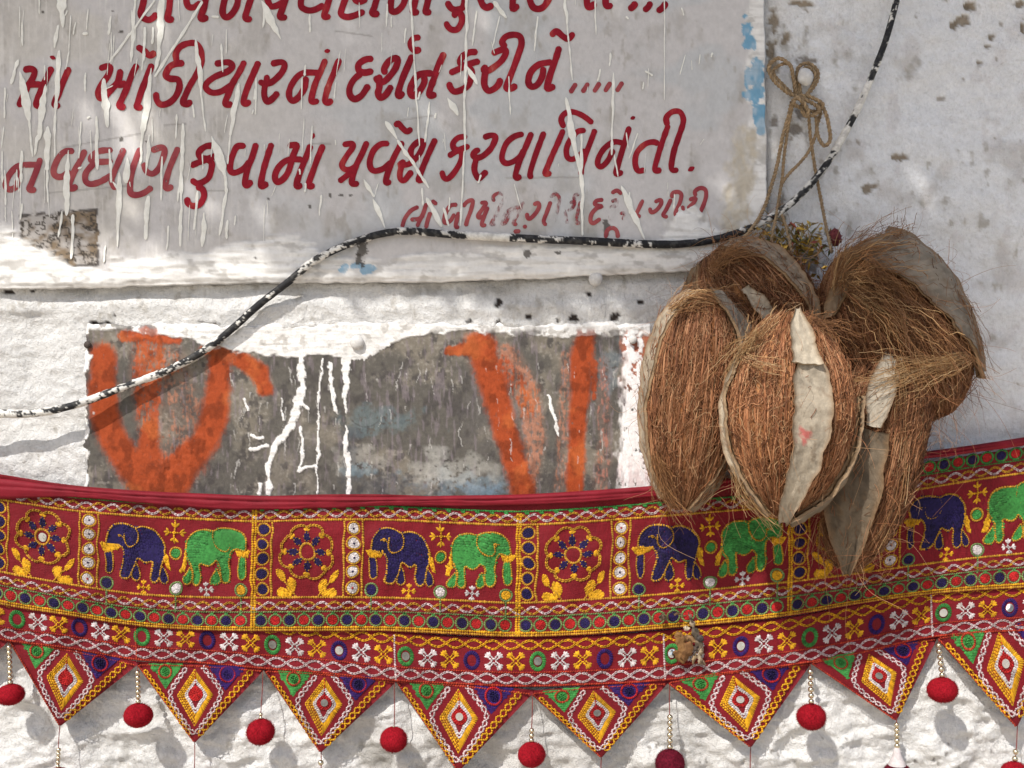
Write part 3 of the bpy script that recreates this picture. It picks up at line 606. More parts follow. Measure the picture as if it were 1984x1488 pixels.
# ================================================================== electric cable
CP = [(-420, 770, .035), (-150, 798, .032), (0, 801, .029), (70, 800, .027), (150, 783, .024), (250, 746, .017), (330, 715, .0135), (400, 676, .0135), (450, 637, .014), (500, 592, .016), (560, 545, .0205), (605, 508, .0225),
      (650, 484, .0215), (700, 464, .0205), (750, 451, .020), (800, 448, .020), (870, 454, .0205), (960, 459, .0205), (1060, 464, .0205), (1160, 468, .0205), (1250, 473, .0205), (1330, 472, .0205), (1400, 460, .021), (1470, 434, .022),
      (1530, 396, .020), (1590, 334, .018), (1640, 252, .017), (1672, 188, .017), (1697, 128, .017), (1717, 75, .017), (1736, 5, .017), (1752, -70, .018), (1770, -300, .02), (1780, -800, .02)]
cp = smooth_path(CP, 2.2); n = len(cp); W = PW(cp[:, 0], cp[:, 1], cp[:, 2])
ns = 18; crad = np.interp(cp[:, 0], [0, 100, 700, 1250, 1700], [.0046, .0042, .0042, .0046, .0036])
sl = np.r_[0, np.cumsum(np.linalg.norm(np.diff(cp[:, :2], axis=0), axis=1))]
A, Sg = np.meshgrid(np.arange(ns) / ns, sl, indexing='xy')
Xg = np.repeat(cp[:, :1], ns, 1)
frac = np.interp(Xg, [-400, 0, 170, 180, 300, 420, 430, 560, 570, 680, 690, 740, 745, 900, 906, 984, 988, 1060, 1070, 1200, 1205, 1262, 1270, 1430, 1440, 1560, 1570, 1600, 1606, 1640, 1644, 1652, 1660, 1684, 1690, 1712, 1720, 1750],
                 [.55, .55, .50, .46, .46, .42, .20, .14, .36, .42, .2, .12, .46, .44, .97, .97, .40, .36, .16, .14, .38, .34, .10, .08, .36, .40, .62, .30, .92, .90, .2, .2, .92, .85, .35, .20, .18, .2])
ang2 = np.cos(2 * np.pi * A), np.sin(2 * np.pi * A)
nz = (.34 * fbm(Sg / 17, ang2[0] * 1.3 + 5, 151, 3) + .30 * fbm(Sg / 17 + 50, ang2[1] * 1.3 + 9, 156, 3) + .18 * fbm(Sg / 5, ang2[0] * 2.2 + 15, 155, 2) + .18 * fbm(Sg / 5 + 70, ang2[1] * 2.2 + 19, 157, 2) - 0.5) * 2.9 + 0.5
wm_ = sstep(-0.03, 0.03, frac - nz)
ccol = np.empty(A.shape + (3,)); ccol[:] = (0.018, 0.018, 0.020)
ccol = mixc(ccol, (0.06, 0.058, 0.055), sstep(.5, .7, fbm(Sg / 5, A * 6, 152, 3)) * .8)
ccol = mixc(ccol, (0.70, 0.68, 0.63), wm_); ccol = mixc(ccol, (0.42, .40, .37), wm_ * .6 * sstep(.5, .7, fbm(Sg / 9, A * 5, 153, 3)))
T = np.gradient(W, axis=0); T /= np.linalg.norm(T, axis=1, keepdims=True); ref = np.array([0, 1.0, 0]); Aa = np.cross(T, ref); Aa /= np.linalg.norm(Aa, axis=1, keepdims=True); Bb = np.cross(T, Aa)
R_ = crad[:, None] + wm_ * 0.00045 + (fbm(Sg / 14, A * 3, 154, 3) - .5) * .0006
an = A * 2 * np.pi
V = W[:, None] + R_[..., None] * (np.cos(an)[..., None] * Aa[:, None] + np.sin(an)[..., None] * Bb[:, None])
i, j = np.meshgrid(np.arange(n - 1), np.arange(ns), indexing='ij'); a0 = i * ns; j2 = (j + 1) % ns
F = np.stack([a0 + j, a0 + j2, a0 + ns + j2, a0 + ns + j], -1).reshape(-1, 4)
cable_m = mat_attr("cable_rubber", 0.6, 0.25, 300, [(500, 0.0004, None)], spec=.2)
solo("cable", V, F, cable_m, "black cable flecked with white paint, sagging across the sign and wall", "cable", ccol.reshape(-1, 3))

# ================================================================== nails and the hanging peg
white_iron = mat_plain("painted_iron", (0.56, 0.545, 0.52), 0.5, 0.15, 200, bump=(250, .0006)); hole_dark = mat_plain("nail_hole_dark", (0.05, 0.035, 0.028), 0.7, 0.4, 300)
def nail(px, py, d, r, mat, label, flat=.55, tip=0.0):
    c = PW(px, py, d); root = empty("nail", c, label, "nail", "nails in the wall")
    V, F = ball(c + np.array([0, -.001, 0]), r, 18, 10, (1, flat, 1), lambda u, v: 1 + .12 * (fbm(u * 1.2 + 3, v * 2, int(px), 3) - .5))
    part("head", V, F, mat, root)
    P = np.stack([c + np.array([0, t, 0]) for t in np.linspace(0, .02, 4)]); V, F = tubes(P, r * .45, 8); part("shank", V, F, mat, root)
nail(692, 663, .0085, 13.5 * S, white_iron, "large white-painted round nail head at the top middle of the dark panel")
nail(1154, 541, .010, 14 * S, white_iron, "white-painted nail head just under the signboard's lower edge", .7)
nail(1226, 658, .0085, 8.5 * S, white_iron, "small pale nail in the panel's upper right corner")
nail(170, 668, .0075, 7 * S, hole_dark, "small dark rusty nail at the panel's upper left corner")  # dark head standing in for a nail hole
pr = empty("peg", PW(1559, 150, 0.0), "white-painted rounded peg that holds the twine knot", "peg")
P = np.stack([PW(1559, 152, t) for t in np.linspace(-.01, .026, 6)]); V, F = tubes(P, .0075, 14); part("shaft", V, F, white_iron, pr)
V, F = ball(PW(1560, 149, .026), .0088, 18, 12, (1, .7, 1.15), lambda u, v: 1 + .2 * (fbm(u + 2, v * 2, 77, 3) - .5)); part("head", V, F, white_iron, pr)

# ================================================================== jute twine
jute = mat_attr("jute", 0.9, 0.35, 500, [(900, .0006, None)], spec=.15)
tw = empty("jute_twine", PW(1550, 210, .02), "tan jute twine looped round the white peg, knotted, its strands going down to the coconuts", "twine")
def twine(name, s, d0, d1, r=.00205, dm=None):
    p = np.array(P_(s)) * .3528 + np.array([1284, 0]); k = len(p)
    d = np.linspace(d0, d1, k) if dm is None else np.interp(np.linspace(0, 1, k), np.linspace(0, 1, len(dm)), dm)
    q = smooth_path(np.column_stack([p, d / S]), 1.6); Wp = PW(q[:, 0], q[:, 1], q[:, 2] * S)
    T = np.gradient(Wp, axis=0); T /= np.linalg.norm(T, axis=1, keepdims=True) + 1e-12; A = np.cross(T, [0, 1.0, .05]); A /= np.linalg.norm(A, axis=1, keepdims=True) + 1e-9; B = np.cross(T, A)
    ph = np.arange(len(q)) * 1.6 / 15.0 * 2 * np.pi; mb = MB()
    jit = (fbm(np.arange(len(q)) / 6.0, np.zeros(len(q)) + p[0, 0], 161, 3) - .5) * .0008
    for k2 in range(2):
        f = ph + k2 * np.pi; C = Wp + r * .55 * (np.cos(f)[:, None] * A + np.sin(f)[:, None] * B) + jit[:, None] * A
        V, F = tubes(C, r * .66, 6); base = np.array([0.36, 0.255, 0.15]) * (1.0 if k2 else .82)
        mb.add(V, F, base * (.75 + .5 * np.repeat(fbm(np.arange(len(q)) / 9., np.zeros(len(q)) + k2, 162, 2), 6))[:, None])
    # stray jute hairs
    m = max(6, len(q) // 3); idx = rng.integers(2, len(q) - 2, m); st = Wp[idx]; dirv = rng.normal(size=(m, 3)) * .0035 + T[idx] * .004
    tt = np.linspace(0, 1, 4)[None, :, None]; H = st[:, None] + dirv[:, None] * tt + rng.normal(size=(m, 1, 3)) * .0012 * tt ** 2
    V, F = tubes(H, .00012, 3); mb.add(V, F, (0.45, .34, .21))
    V, F, c = mb.get(); part(name, V, F, jute, tw, c)
twine("loop", "745,530 680,505 602,430 587,360 640,320 700,360 718,430 735,520", 0, 0, dm=[.020, .022, .026, .02, .026, .024, .020])
twine("loop", "728,530 650,455 607,402 625,367 690,350 714,400 728,510", 0, 0, r=.0018, dm=[.018, .016, .018, .02, .018, .018])
twine("loop", "752,520 738,430 748,368 800,348 848,388 850,440 812,500 765,545", 0, 0, dm=[.020, .016, .015, .015, .015, .018, .024])
twine("loop", "760,530 752,440 765,385 800,368 832,395 835,440 800,505 755,560", 0, 0, r=.0017, dm=[.020, .020, .019, .019, .019, .022, .026])
twine("knot", "712,555 760,525 830,540 880,575 850,612 780,600 722,572 740,535 810,560 860,600 820,635 760,610", 0, 0, dm=[.022, .028, .030, .026, .020, .028, .030, .032, .030, .026])
twine("knot", "730,530 770,560 800,610 790,640 765,600 775,540", 0, 0, dm=[.028, .034, .032, .024, .02])
twine("loop", "850,570 885,600 905,660 920,760 892,800 857,760 848,690 868,620 850,590", 0, 0, dm=[.024, .028, .026, .022, .018, .016, .022])
twine("strand", "708,560 690,640 657,760 630,900 600,1010 550,1160 480,1270 420,1325", 0, 0, dm=[.022, .016, .014, .012, .012, .02, .045, .055])
twine("strand", "718,565 692,680 670,830 657,970 640,1080 622,1200 600,1300 590,1400", 0, 0, r=.0017, dm=[.024, .016, .012, .011, .012, .03, .045, .05])
twine("strand", "840,640 842,730 790,850 690,960 652,1020 640,1130 670,1220 695,1310 705,1400", 0, 0, r=.0017, dm=[.022, .016, .013, .013, .012, .015, .03, .05, .055])
twine("strand", "800,620 815,780 840,940 870,1100 900,1250 930,1385", 0, 0, r=.0018, dm=[.022, .014, .011, .012, .03, .065])

# ---- leftover tinsel and a dried flower caught behind the coconuts
tin_m, nt, b = mat_new("gold_tinsel"); at = nt.nodes.new("ShaderNodeAttribute"); at.attribute_name = 'Col'; nt.links.new(at.outputs[0], b.inputs["Base Color"]); b.inputs["Metallic"].default_value = .7; b.inputs["Roughness"].default_value = .35
mb = MB()
for k in range(420):
    a = rng.random() ** .8; x = 1483 + 100 * a + rng.normal() * 18; y = 445 + 40 * abs(math.sin(a * 4)) + rng.normal() * 26 + 20 * a
    if y < 432: continue
    c = PW(x, y, .018 + .03 * rng.random()); u = rng.normal(size=3); u /= np.linalg.norm(u); v = np.cross(u, rng.normal(size=3)); v /= np.linalg.norm(v) + 1e-9
    L = .003 + .004 * rng.random(); w = .0012 + .001 * rng.random()
    col = [(0.55, .36, .07), (0.30, .19, .05), (0.16, .17, .05), (0.42, .33, .16), (.25, .06, .04)][rng.choice(5, p=[.34, .26, .2, .15, .05])]
    mb.add([c - u * L, c + v * w, c + u * L, c - v * w + np.cross(u, v) * w], [[0, 1, 2, 3]], col)
for k in range(7):
    t = np.linspace(0, 1, 9); P = PW(1478 + 110 * t + rng.normal() * 8, 452 + 34 * np.sin(t * 5 + k) + rng.normal() * 14 + 14 * t, .02 + .02 * t); V, F = tubes(P, .0006, 4); mb.add(V, F, (.30, .22, .10))
V, F, c = mb.get(); solo("tinsel_garland", V, F, tin_m, "scrap of gold and green tinsel garland tucked behind the hanging coconuts", "garland", c, smooth=False)
fl_m = mat_plain("dried_flower", (0.13, .022, .025), .85, .4, 300, bump=(200, .001)); mb = MB()
c0 = PW(1617, 460, .035)
V, F = ball(c0, .0075, 12, 8, (1, .8, 1.3), lambda u, v: 1 + .8 * (fbm(u * 2, v * 3, 171, 3) - .5)); mb.add(V, F)
for k in range(26):
    u = rng.normal(size=3); u /= np.linalg.norm(u); v = np.cross(u, rng.normal(size=3)); v /= np.linalg.norm(v); p = c0 + u * .006
    mb.add([p - v * .003, p + u * .004, p + v * .003, p - u * .001], [[0, 1, 2, 3]])
V, F, _ = mb.get(); solo("dried_flower", V, F, fl_m, "shrivelled dark red flower beside the right twine strand", "flower")

# ================================================================== unseen tree, its crown shaped to shade the upper wall
bark = mat_plain("bark", (0.16, .12, .09), .9, .3, 20, bump=(40, .01)); leaf_m = mat_plain("leaf", (0.055, .10, .025), .6, .35, 12)
leaf_m.node_tree.nodes["Principled BSDF"].inputs["Transmission Weight"].default_value = 0.0
tree = empty("tree", (-2.9, -2.3, -1.45), "unseen leafy tree over the lane, its crown shaped to shade the upper wall", "tree")
tp = smooth_path([(-2.9, -2.3, -1.5), (-2.95, -2.3, .2), (-2.9, -2.3, 2.4), (-2.1, -1.7, 2.95), (-1.0, -1.35, 2.6), (0.3, -1.25, 2.4), (1.0, -1.2, 2.25)], .08)
V, F = tubes(tp, np.linspace(.16, .03, len(tp))[None], 12); part("trunk", V, F, bark, tree)
for pts in ([(-1.6, -1.5, 2.8), (-1.0, -1.2, 2.35), (-.5, -1.15, 2.2)], [(-.6, -1.3, 2.5), (-.1, -1.1, 2.15), (.3, -1.1, 2.1)], [(-2.9, -2.3, 2.2), (-2.6, -2.9, 2.8), (-2.2, -3.2, 3.2)]):
    q = smooth_path(pts, .06); V, F = tubes(q, np.linspace(.05, .012, len(q))[None], 8); part("limb", V, F, bark, tree)
SHX = [-700, -300, 0, 250, 400, 700, 1000, 1250, 1400, 1480, 1750, 1984, 2500]; SHY = [430, 440, 455, 500, 520, 560, 600, 630, 740, 850, 930, 980, 1000]
to_sun = -np.array(SUN_DIR); mb = MB(); r4 = np.random.default_rng(21)
NL = 10500
lx = r4.uniform(-700, 2500, NL); ly = r4.uniform(-800, 1090, NL); lim = np.interp(lx, SHX, SHY)
keep = ly < lim - 30 * r4.random(NL)
holes = [(250, 270, 75, 90, .8), (110, 160, 60, 50, .8), (40, 330, 60, 60, .7), (330, 60, 50, 60, .7), (420, 420, 45, 40, .6), (1840, 1010, 35, 30, .9), (700, 120, 60, 40, .6)]
for (hx, hy, rx, ry, pr_) in holes: keep &= ~((np.hypot((lx - hx) / rx, (ly - hy) / ry) < 1) & (r4.random(NL) < pr_))
lx, ly = lx[keep], ly[keep]; tt = r4.uniform(1.55, 2.35, len(lx))
C = PW(lx, ly, 0) + to_sun * tt[:, None]
u = r4.normal(size=C.shape); u /= np.linalg.norm(u, axis=1, keepdims=True); v = np.cross(u, r4.normal(size=C.shape)); v /= np.linalg.norm(v, axis=1, keepdims=True)
nrm = np.cross(u, v); L = r4.uniform(.026, .045, len(C))[:, None]; Wd = L * .45
V = np.stack([C - u * L, C - u * L * .2 + v * Wd + nrm * Wd * .25, C + u * L, C - u * L * .2 - v * Wd + nrm * Wd * .25], 1).reshape(-1, 3)
F = np.arange(len(V)).reshape(-1, 4)
part("crown", V, F, leaf_m, tree, kind="stuff", smooth=False)

# ================================================================== embroidered hanging (toran)
XS = [-240, -120, 0, 130, 260, 390, 490, 620, 750, 880, 1003, 1130, 1265, 1400, 1530, 1660, 1790, 1900, 1984, 2120, 2240]
G = dict(
 hemtop=[900, 914, 925, 942, 951, 956, 960, 961, 962, 960, 958, 951, 941, 927, 911, 894, 875, 860, 847, 828, 812],
 hembot=[940, 955, 966, 963, 974, 984, 988, 985, 980, 981, 979, 974, 963, 947, 930, 912, 890, 876, 864, 846, 830],
 ropetop=[930, 950, 968, 988, 999, 1006, 1010, 1007, 1007, 1013, 1017, 1011, 1001, 990, 981, 968, 946, 928, 916, 897, 880],
 ropebot=[1055, 1080, 1107, 1131, 1150, 1157, 1158, 1157, 1158, 1163, 1168, 1162, 1153, 1140, 1127, 1111, 1093, 1080, 1072, 1055, 1040],
 dots=[1092, 1120, 1149, 1172, 1193, 1203, 1203, 1201, 1201, 1206, 1211, 1208, 1198, 1185, 1174, 1155, 1134, 1121, 1115, 1100, 1086],
 ropeb=[1107, 1135, 1166, 1187, 1207, 1216, 1218, 1218, 1218, 1224, 1229, 1225, 1215, 1203, 1188, 1166, 1148, 1139, 1134, 1120, 1106],
 motif=[1137, 1165, 1195, 1213, 1232, 1240, 1246, 1257, 1268, 1278, 1281, 1278, 1269, 1255, 1241, 1217, 1192, 1182, 1176, 1165, 1152],
 chaind=[1167, 1195, 1225, 1242, 1264, 1271, 1280, 1290, 1304, 1311, 1316, 1313, 1306, 1291, 1275, 1253, 1223, 1212, 1208, 1195, 1182])
gy = lambda k, x: hermite(x, XS, G[k])
C1 = [10, 32, 60, 72, 222, 238, 267, 284, 292]
def rows1(x):
    rt, rb, dt, rB = gy('ropetop', x), gy('ropebot', x), gy('dots', x), gy('ropeb', x)
    return np.stack([rt - 60, rt - 40, rt - 12.5, rt, rb, rb + 16, dt, rB, rB + 8], 0)
C2 = [288, 300, 336, 370, 388]
def rows2(x):
    m, c = gy('motif', x), gy('chaind', x); return np.stack([m - 48, m - 35, m, c, c + 17], 0)
def interp_rows(C, cs, R):
    C = np.asarray(C, float); out = np.empty_like(C); i = np.clip(np.searchsorted(cs, C) - 1, 0, len(cs) - 2)
    cs = np.asarray(cs, float); t = (C - cs[i]) / (cs[i + 1] - cs[i]); k = np.arange(C.size)
    return (R[i.ravel(), k] * (1 - t.ravel()) + R[(i + 1).ravel(), k] * t.ravel()).reshape(C.shape)
def dep(px, py, base):
    """how far the cloth stands off the wall: soft folds"""
    f = (fbm(px / 150, py / 170, 201, 3) - .5) * .015 + (fbm(px / 40 + py / 90, py / 70, 202, 3) - .5) * .0065
    f += .0035 * np.exp(-((px - 105 - .55 * (py - 1040)) / 24.0) ** 2) * sstep(1000, 1060, py) * sstep(1190, 1120, py)
    f += -.003 * np.exp(-((px - 78 - .55 * (py - 1040)) / 18.0) ** 2) * sstep(1000, 1060, py) * sstep(1190, 1120, py)
    return base + f
def map1(q, h):
    x = q[:, 0].copy(); y = interp_rows(q[:, 1], C1, rows1(x)); x = x - (q[:, 1] - 147) * 0.015
    return PW(x, y, dep(x, y, .0215) + h)
def map2(q, h):
    x = q[:, 0]; y = interp_rows(q[:, 1], C2, rows2(x)); return PW(x, y, dep(x, y, .0185) + h)
class Emb:
    """stitches laid out flat in cloth coordinates (pixels), then carried on to the hanging cloth"""
    def __init__(s): s.s = []; s.poly = []
    def st(s, P0, P1, w, h=.0011, hb=.0001):
        P0 = np.atleast_2d(P0); P1 = np.atleast_2d(P1); n = len(P0)
        s.s.append((P0, P1, np.broadcast_to(w, n).astype(float), np.broadcast_to(h, n).astype(float), np.broadcast_to(hb, n).astype(float))); return s
    def rope(s, pts, w=5.6, step=4.6, h=.0018, slant=.62, smooth=True, hb=.0001):
        p = smooth_path(pts, step) if smooth else np.asarray(pts, float)
        m = (p[1:] + p[:-1]) / 2; t = p[1:] - p[:-1]; L = np.linalg.norm(t, axis=1, keepdims=True) + 1e-9; t = t / L; n = np.stack([-t[:, 1], t[:, 0]], 1)
        j = rng.normal(size=(len(m), 1)) * .35; d = t * .82 + n * slant * (1 if rng.random() < .5 else -1) * .75
        half = (step * .66 + j); return s.st(m - d * half, m + d * half, w * .78 * (1 + .12 * rng.normal(size=len(m))), h * (1 + .2 * rng.normal(size=len(m))), hb)
    def chain(s, pts, w=6.4, step=7.0, h=.0014):
        """chain stitch: links of two lobes"""
        p = smooth_path(pts, step); a, b = p[:-1], p[1:]; jn = rng.normal(size=(len(a), 1)) * .3; a = a + jn; b = b + jn; t = b - a; L = np.linalg.norm(t, axis=1, keepdims=True) + 1e-9; t = t / L; n = np.stack([-t[:, 1], t[:, 0]], 1)
        for sg in (1, -1):
            s.st(a + n * sg * .5 - t * .9, b + n * sg * w * .36 + t * .3, w * .42, h * (1 + .15 * rng.normal(size=len(a))))
        return s
    def fill(s, poly, ang=0.0, gap=4.6, L=9.5, h=.0013, wave=2.0, base=True):
        poly = np.asarray(poly, float); 
        if base: s.poly.append((poly, .00035))
        c = poly.mean(0); R = np.linalg.norm(poly - c, axis=1).max() + 6; ca, sa = math.cos(ang), math.sin(ang)
        vs = np.arange(-R, R, gap); us = np.arange(-R, R, L * .62); U, Vv = np.meshgrid(us, vs); U = U + (np.arange(len(vs)) % 2)[:, None] * L * .31
        U = U.ravel() + rng.normal(size=U.size) * .7; Vv = Vv.ravel() + wave * np.sin(U / 15.0) + rng.normal(size=Vv.size) * .35
        X = c[0] + U * ca - Vv * sa; Y = c[1] + U * sa + Vv * ca; k = inpoly(X, Y, [tuple(q) for q in poly]); X, Y, U = X[k], Y[k], U[k]
        dx, dy = ca - sa * wave / 15 * np.cos(U / 15), sa + ca * wave / 15 * np.cos(U / 15); m = np.stack([X, Y], 1); d = np.stack([dx, dy], 1)
        tw = rng.normal(size=(len(m), 1)) * .12; d = d + np.stack([-d[:, 1], d[:, 0]], 1) * tw
        return s.st(m - d * L / 2, m + d * L / 2, gap * 1.12, h * (1 + .25 * rng.normal(size=len(m))), .0003)
    def disc(s, c, r, h=.0014, base=True):
        c = np.asarray(c, float); a = np.linspace(0, 2 * np.pi, 14, endpoint=False)
        if base: s.poly.append((c + r * np.stack([np.cos(a), np.sin(a)], 1), .0005))
        rr = r - 1.6
        while rr > .8:
            n = max(4, int(2 * np.pi * rr / 4.6)); a = np.arange(n) * 2 * np.pi / n + rng.random(); 
            t = np.stack([-np.sin(a), np.cos(a)], 1); p = c + rr * np.stack([np.cos(a), np.sin(a)], 1); rad = np.stack([np.cos(a), np.sin(a)], 1)
            s.st(p - t * 3.1 - rad * .8, p + t * 3.1 + rad * .8, 3.6, h, .0004); rr -= 3.1
        return s
    def ring(s, c, r, w=4.6, n=None, ry=None, h=.0015, radial=False):
        ry = r if ry is None else ry; n = n or max(9, int(2 * np.pi * r / (3.4 if radial else 4.2))); a = np.arange(n) * 2 * np.pi / n
        p = np.asarray(c) + np.stack([r * np.cos(a), ry * np.sin(a)], 1); t = np.stack([-np.sin(a), np.cos(a)], 1); rad = np.stack([np.cos(a), np.sin(a)], 1)
        if radial: d = rad * .9 + t * .35; return s.st(p - d * w * .62, p + d * w * .62, 4.2, h)
        d = t * .9 + rad * .42; return s.st(p - d * 3.4, p + d * 3.4, w * .8, h)
    def bud(s, c, ang, sz=7.0, n=3, w=3.6):
        for k in np.linspace(-.85, .85, n):
            d = np.array([math.cos(ang + k), math.sin(ang + k)]); s.st(np.asarray(c) - d * .5, np.asarray(c) + d * sz, w, .0015)
        return s
    def get(s, fn):
        mb = MB()
        if s.s:
            P0 = np.concatenate([a[0] for a in s.s]); P1 = np.concatenate([a[1] for a in s.s]); w = np.concatenate([a[2] for a in s.s])[:, None]; h = np.concatenate([a[3] for a in s.s]); hb = np.concatenate([a[4] for a in s.s])
            t = P1 - P0; L = np.linalg.norm(t, axis=1, keepdims=True) + 1e-9; nn = np.stack([-t[:, 1], t[:, 0]], 1) / L; m = (P0 + P1) / 2
            Q = np.stack([P0, m * .55 + P0 * .45 + nn * w / 2, m * .55 + P1 * .45 + nn * w / 2, P1, m * .55 + P1 * .45 - nn * w / 2, m * .55 + P0 * .45 - nn * w / 2, P0 * .3 + m * .7, P1 * .3 + m * .7], 1)
            H = np.stack([hb, hb, hb, hb, hb, hb, np.abs(h), np.abs(h)], 1); n = len(P0)
            V = fn(Q.reshape(-1, 2), H.ravel()); b = (np.arange(n) * 8)[:, None]
            mb.add(V, (b + np.array([[1, 6, 7, 2]])).reshape(-1, 4)); k = mb.n - len(V)
            mb.q.append((b + np.array([[6, 5, 4, 7]])).reshape(-1, 4) + k)
            for tri in ([0, 6, 1], [0, 5, 6], [3, 2, 7], [3, 7, 4]): mb.t.append((b + np.array([tri])).reshape(-1, 3) + k)
        for poly, hh in s.poly:
            c = poly.mean(0); n = len(poly)
            # fan over a resampled outline drawn towards the centroid: thin padding under the stitches
            from mathutils.geometry import tessellate_polygon
            tr = tessellate_polygon([[Vector((q[0], q[1], 0)) for q in poly]])
            if tr: mb.add(fn(poly.astype(float), np.full(n, hh)), np.array([t[::-1] for t in tr]))
        V, F, _ = mb.get(); ns_ = sum(len(a[0]) for a in s.s); cv = np.ones((len(V), 3)); cv[:ns_ * 8] = np.repeat(rng.uniform(.62, 1.18, (ns_, 1)), 8, 0); s.cv = cv; return V, F
def thread(name, col, var=.22):
    col = tuple(np.array(col) * .84)
    m = mat_plain(name, col, .7, var, 330, spec=.2); nt = m.node_tree; b = nt.nodes["Principled BSDF"]; src = b.inputs["Base Color"].links[0].from_socket
    at = nt.nodes.new("ShaderNodeAttribute"); at.attribute_name = 'Col'; soil = nramp(nt, nnoise(nt, 14, 6, .65), [(.36, (.62, .58, .53)), (.52, (1., 1., 1.))]); nt.links.new(nmix(nt, nmix(nt, src, at.outputs[0], 1., 'MULTIPLY'), soil, .8, 'MULTIPLY'), b.inputs["Base Color"]); return m
TH = dict(yellow=thread("thread_yellow", (0.68, 0.35, 0.012)), gold=thread("thread_gold", (0.53, 0.275, 0.025)), white=thread("thread_white", (0.60, 0.545, 0.54), .15), pink=thread("thread_pale_pink", (0.62, 0.50, 0.50), .15),
          blue=thread("thread_navy", (0.015, 0.008, 0.064), .35), violet=thread("thread_violet", (0.028, 0.008, 0.10), .3), green=thread("thread_green", (0.045, 0.235, 0.05), .3), sage=thread("thread_sage", (0.16, 0.25, 0.085), .25),
          red=thread("thread_red", (0.42, 0.014, 0.014), .25), brick=thread("thread_brick", (0.42, 0.045, 0.02), .25))
m, nt, b = mat_new("red_cotton")
n1 = nnoise(nt, 18, 4, .6); n2 = nnoise(nt, 900, 2, .5, (1, 1, .15)); n3 = nnoise(nt, 700, 2, .5, (.15, 1, 1))
c1 = nramp(nt, n1, [(.3, (0.112, 0.0022, 0.006)), (.7, (0.168, 0.0045, 0.010))]); nt.links.new(nmix(nt, c1, nramp(nt, n2, [(.3, .86), (.7, 1.12)]), 1., 'MULTIPLY'), b.inputs["Base Color"])
b.inputs["Roughness"].default_value = .75; b.inputs["Specular IOR Level"].default_value = .25; nbump(nt, b, [(n2, .0004), (n3, .0004), (nnoise(nt, 60, 3), .0015)])
cotton = m
hem_m = mat_plain("red_hem_cloth", (0.175, 0.0045, 0.013), .7, .16, 30, spec=.25, bump=(700, .0004))
mirror_m = mat_plain("mirror_glass", (0.72, 0.73, 0.72), .16, .12, 90, metal=1.0, bump=(120, .0008)); mirror_d = mat_plain("tarnished_mirror", (0.22, .22, .21), .3, .3, 200, metal=.7)
brass = mat_plain("bead_metal", (0.58, 0.50, 0.36), .24, .2, 300, metal=.95)
toran = empty("toran", PW(992, 1230, .015), "red embroidered door hanging with elephants, flowers, mirrors, triangular points and pompoms, strung across the wall", "hanging")
def emb(name, e, color, fn, parent=None, label=None):
    V, F = e.get(fn); return part(name, V, F, TH[color], parent or toran, e.cv, label=label)
def disc_obj(name, c, r, fn, parent, mat, h=.0012, ry=None):
    a = np.arange(16) * 2 * np.pi / 16; ry = ry or r
    q = np.vstack([[c], np.asarray(c) + np.stack([r * np.cos(a), ry * np.sin(a)], 1)]); V = fn(q.astype(float), np.r_[h + .0003, np.full(16, h)])
    tl = rng.normal(size=2) * .04; V[:, 1] += (V[:, 0] - V[0, 0]) * tl[0] + (V[:, 2] - V[0, 2]) * tl[1]
    F = np.array([[0, 1 + (k + 1) % 16, 1 + k] for k in range(16)]); return part(name, V, F, mat, parent, smooth=False)
# ---- cloth panels
def cloth(name, fn, c0, c1, nrow, h=0.0, thick=.0012):
    xs = np.arange(-235, 2236, 7.0); cs = np.linspace(c0, c1, nrow); Cc, X = np.meshgrid(cs, xs, indexing='ij')
    q = np.stack([X.ravel(), Cc.ravel()], 1); Vf = fn(q, np.full(len(q), h)); Vb = fn(q, np.full(len(q), h - thick)); n = len(Vf); nr, nc = X.shape
    F = [grid_faces(nr, nc), grid_faces(nr, nc, n)[:, ::-1]]
    a = (nr - 1) * nc + np.arange(nc - 1); F.append(np.stack([a, a + n, a + n + 1, a + 1], 1)); a = np.arange(nc - 1); F.append(np.stack([a + 1, a + n + 1, a + n, a], 1))
    part(name, np.vstack([Vf, Vb]), F, cotton, toran)
cloth("embroidered_band", map1, 22, 290, 60); cloth("motif_strip", map2, 290, 386, 22)
# rolled hem along the top
xs = np.arange(-235, 2236, 6.0); sv = np.linspace(0, 1, 15); Sv, X = np.meshgrid(sv, xs, indexing='ij'); y0, y1 = gy('hemtop', X), gy('hembot', X)
Y = y0 + (y1 - y0) * Sv + (fbm(X / 40, Sv * 2, 211, 3) - .5) * 3 * Sv
pr1 = np.sqrt(np.clip(1 - (1 - Sv / .42) ** 2, 0, 1)) * (Sv < .42) + (Sv >= .42) * (1 - .35 * sstep(.42, 1, Sv))
fold = (fbm(X / 90, Sv * 3.2 + X / 500, 212, 4) - .5) * .006 * sstep(.15, .5, Sv) - .0022 * np.exp(-((Sv - .45 - .15 * (fbm(X / 200, X * 0, 213, 2) - .5)) / .08) ** 2)
Hm = dep(X, y1, .0215) + .0022 + pr1 * .0052 + fold * (.4 + .6 * (1 - Sv)); Hm[-1] = dep(X[-1], y1[-1], .0215) + .0008; Hm[0] = .014
part("hem", PW(X, Y, Hm), grid_faces(*X.shape), hem_m, toran)

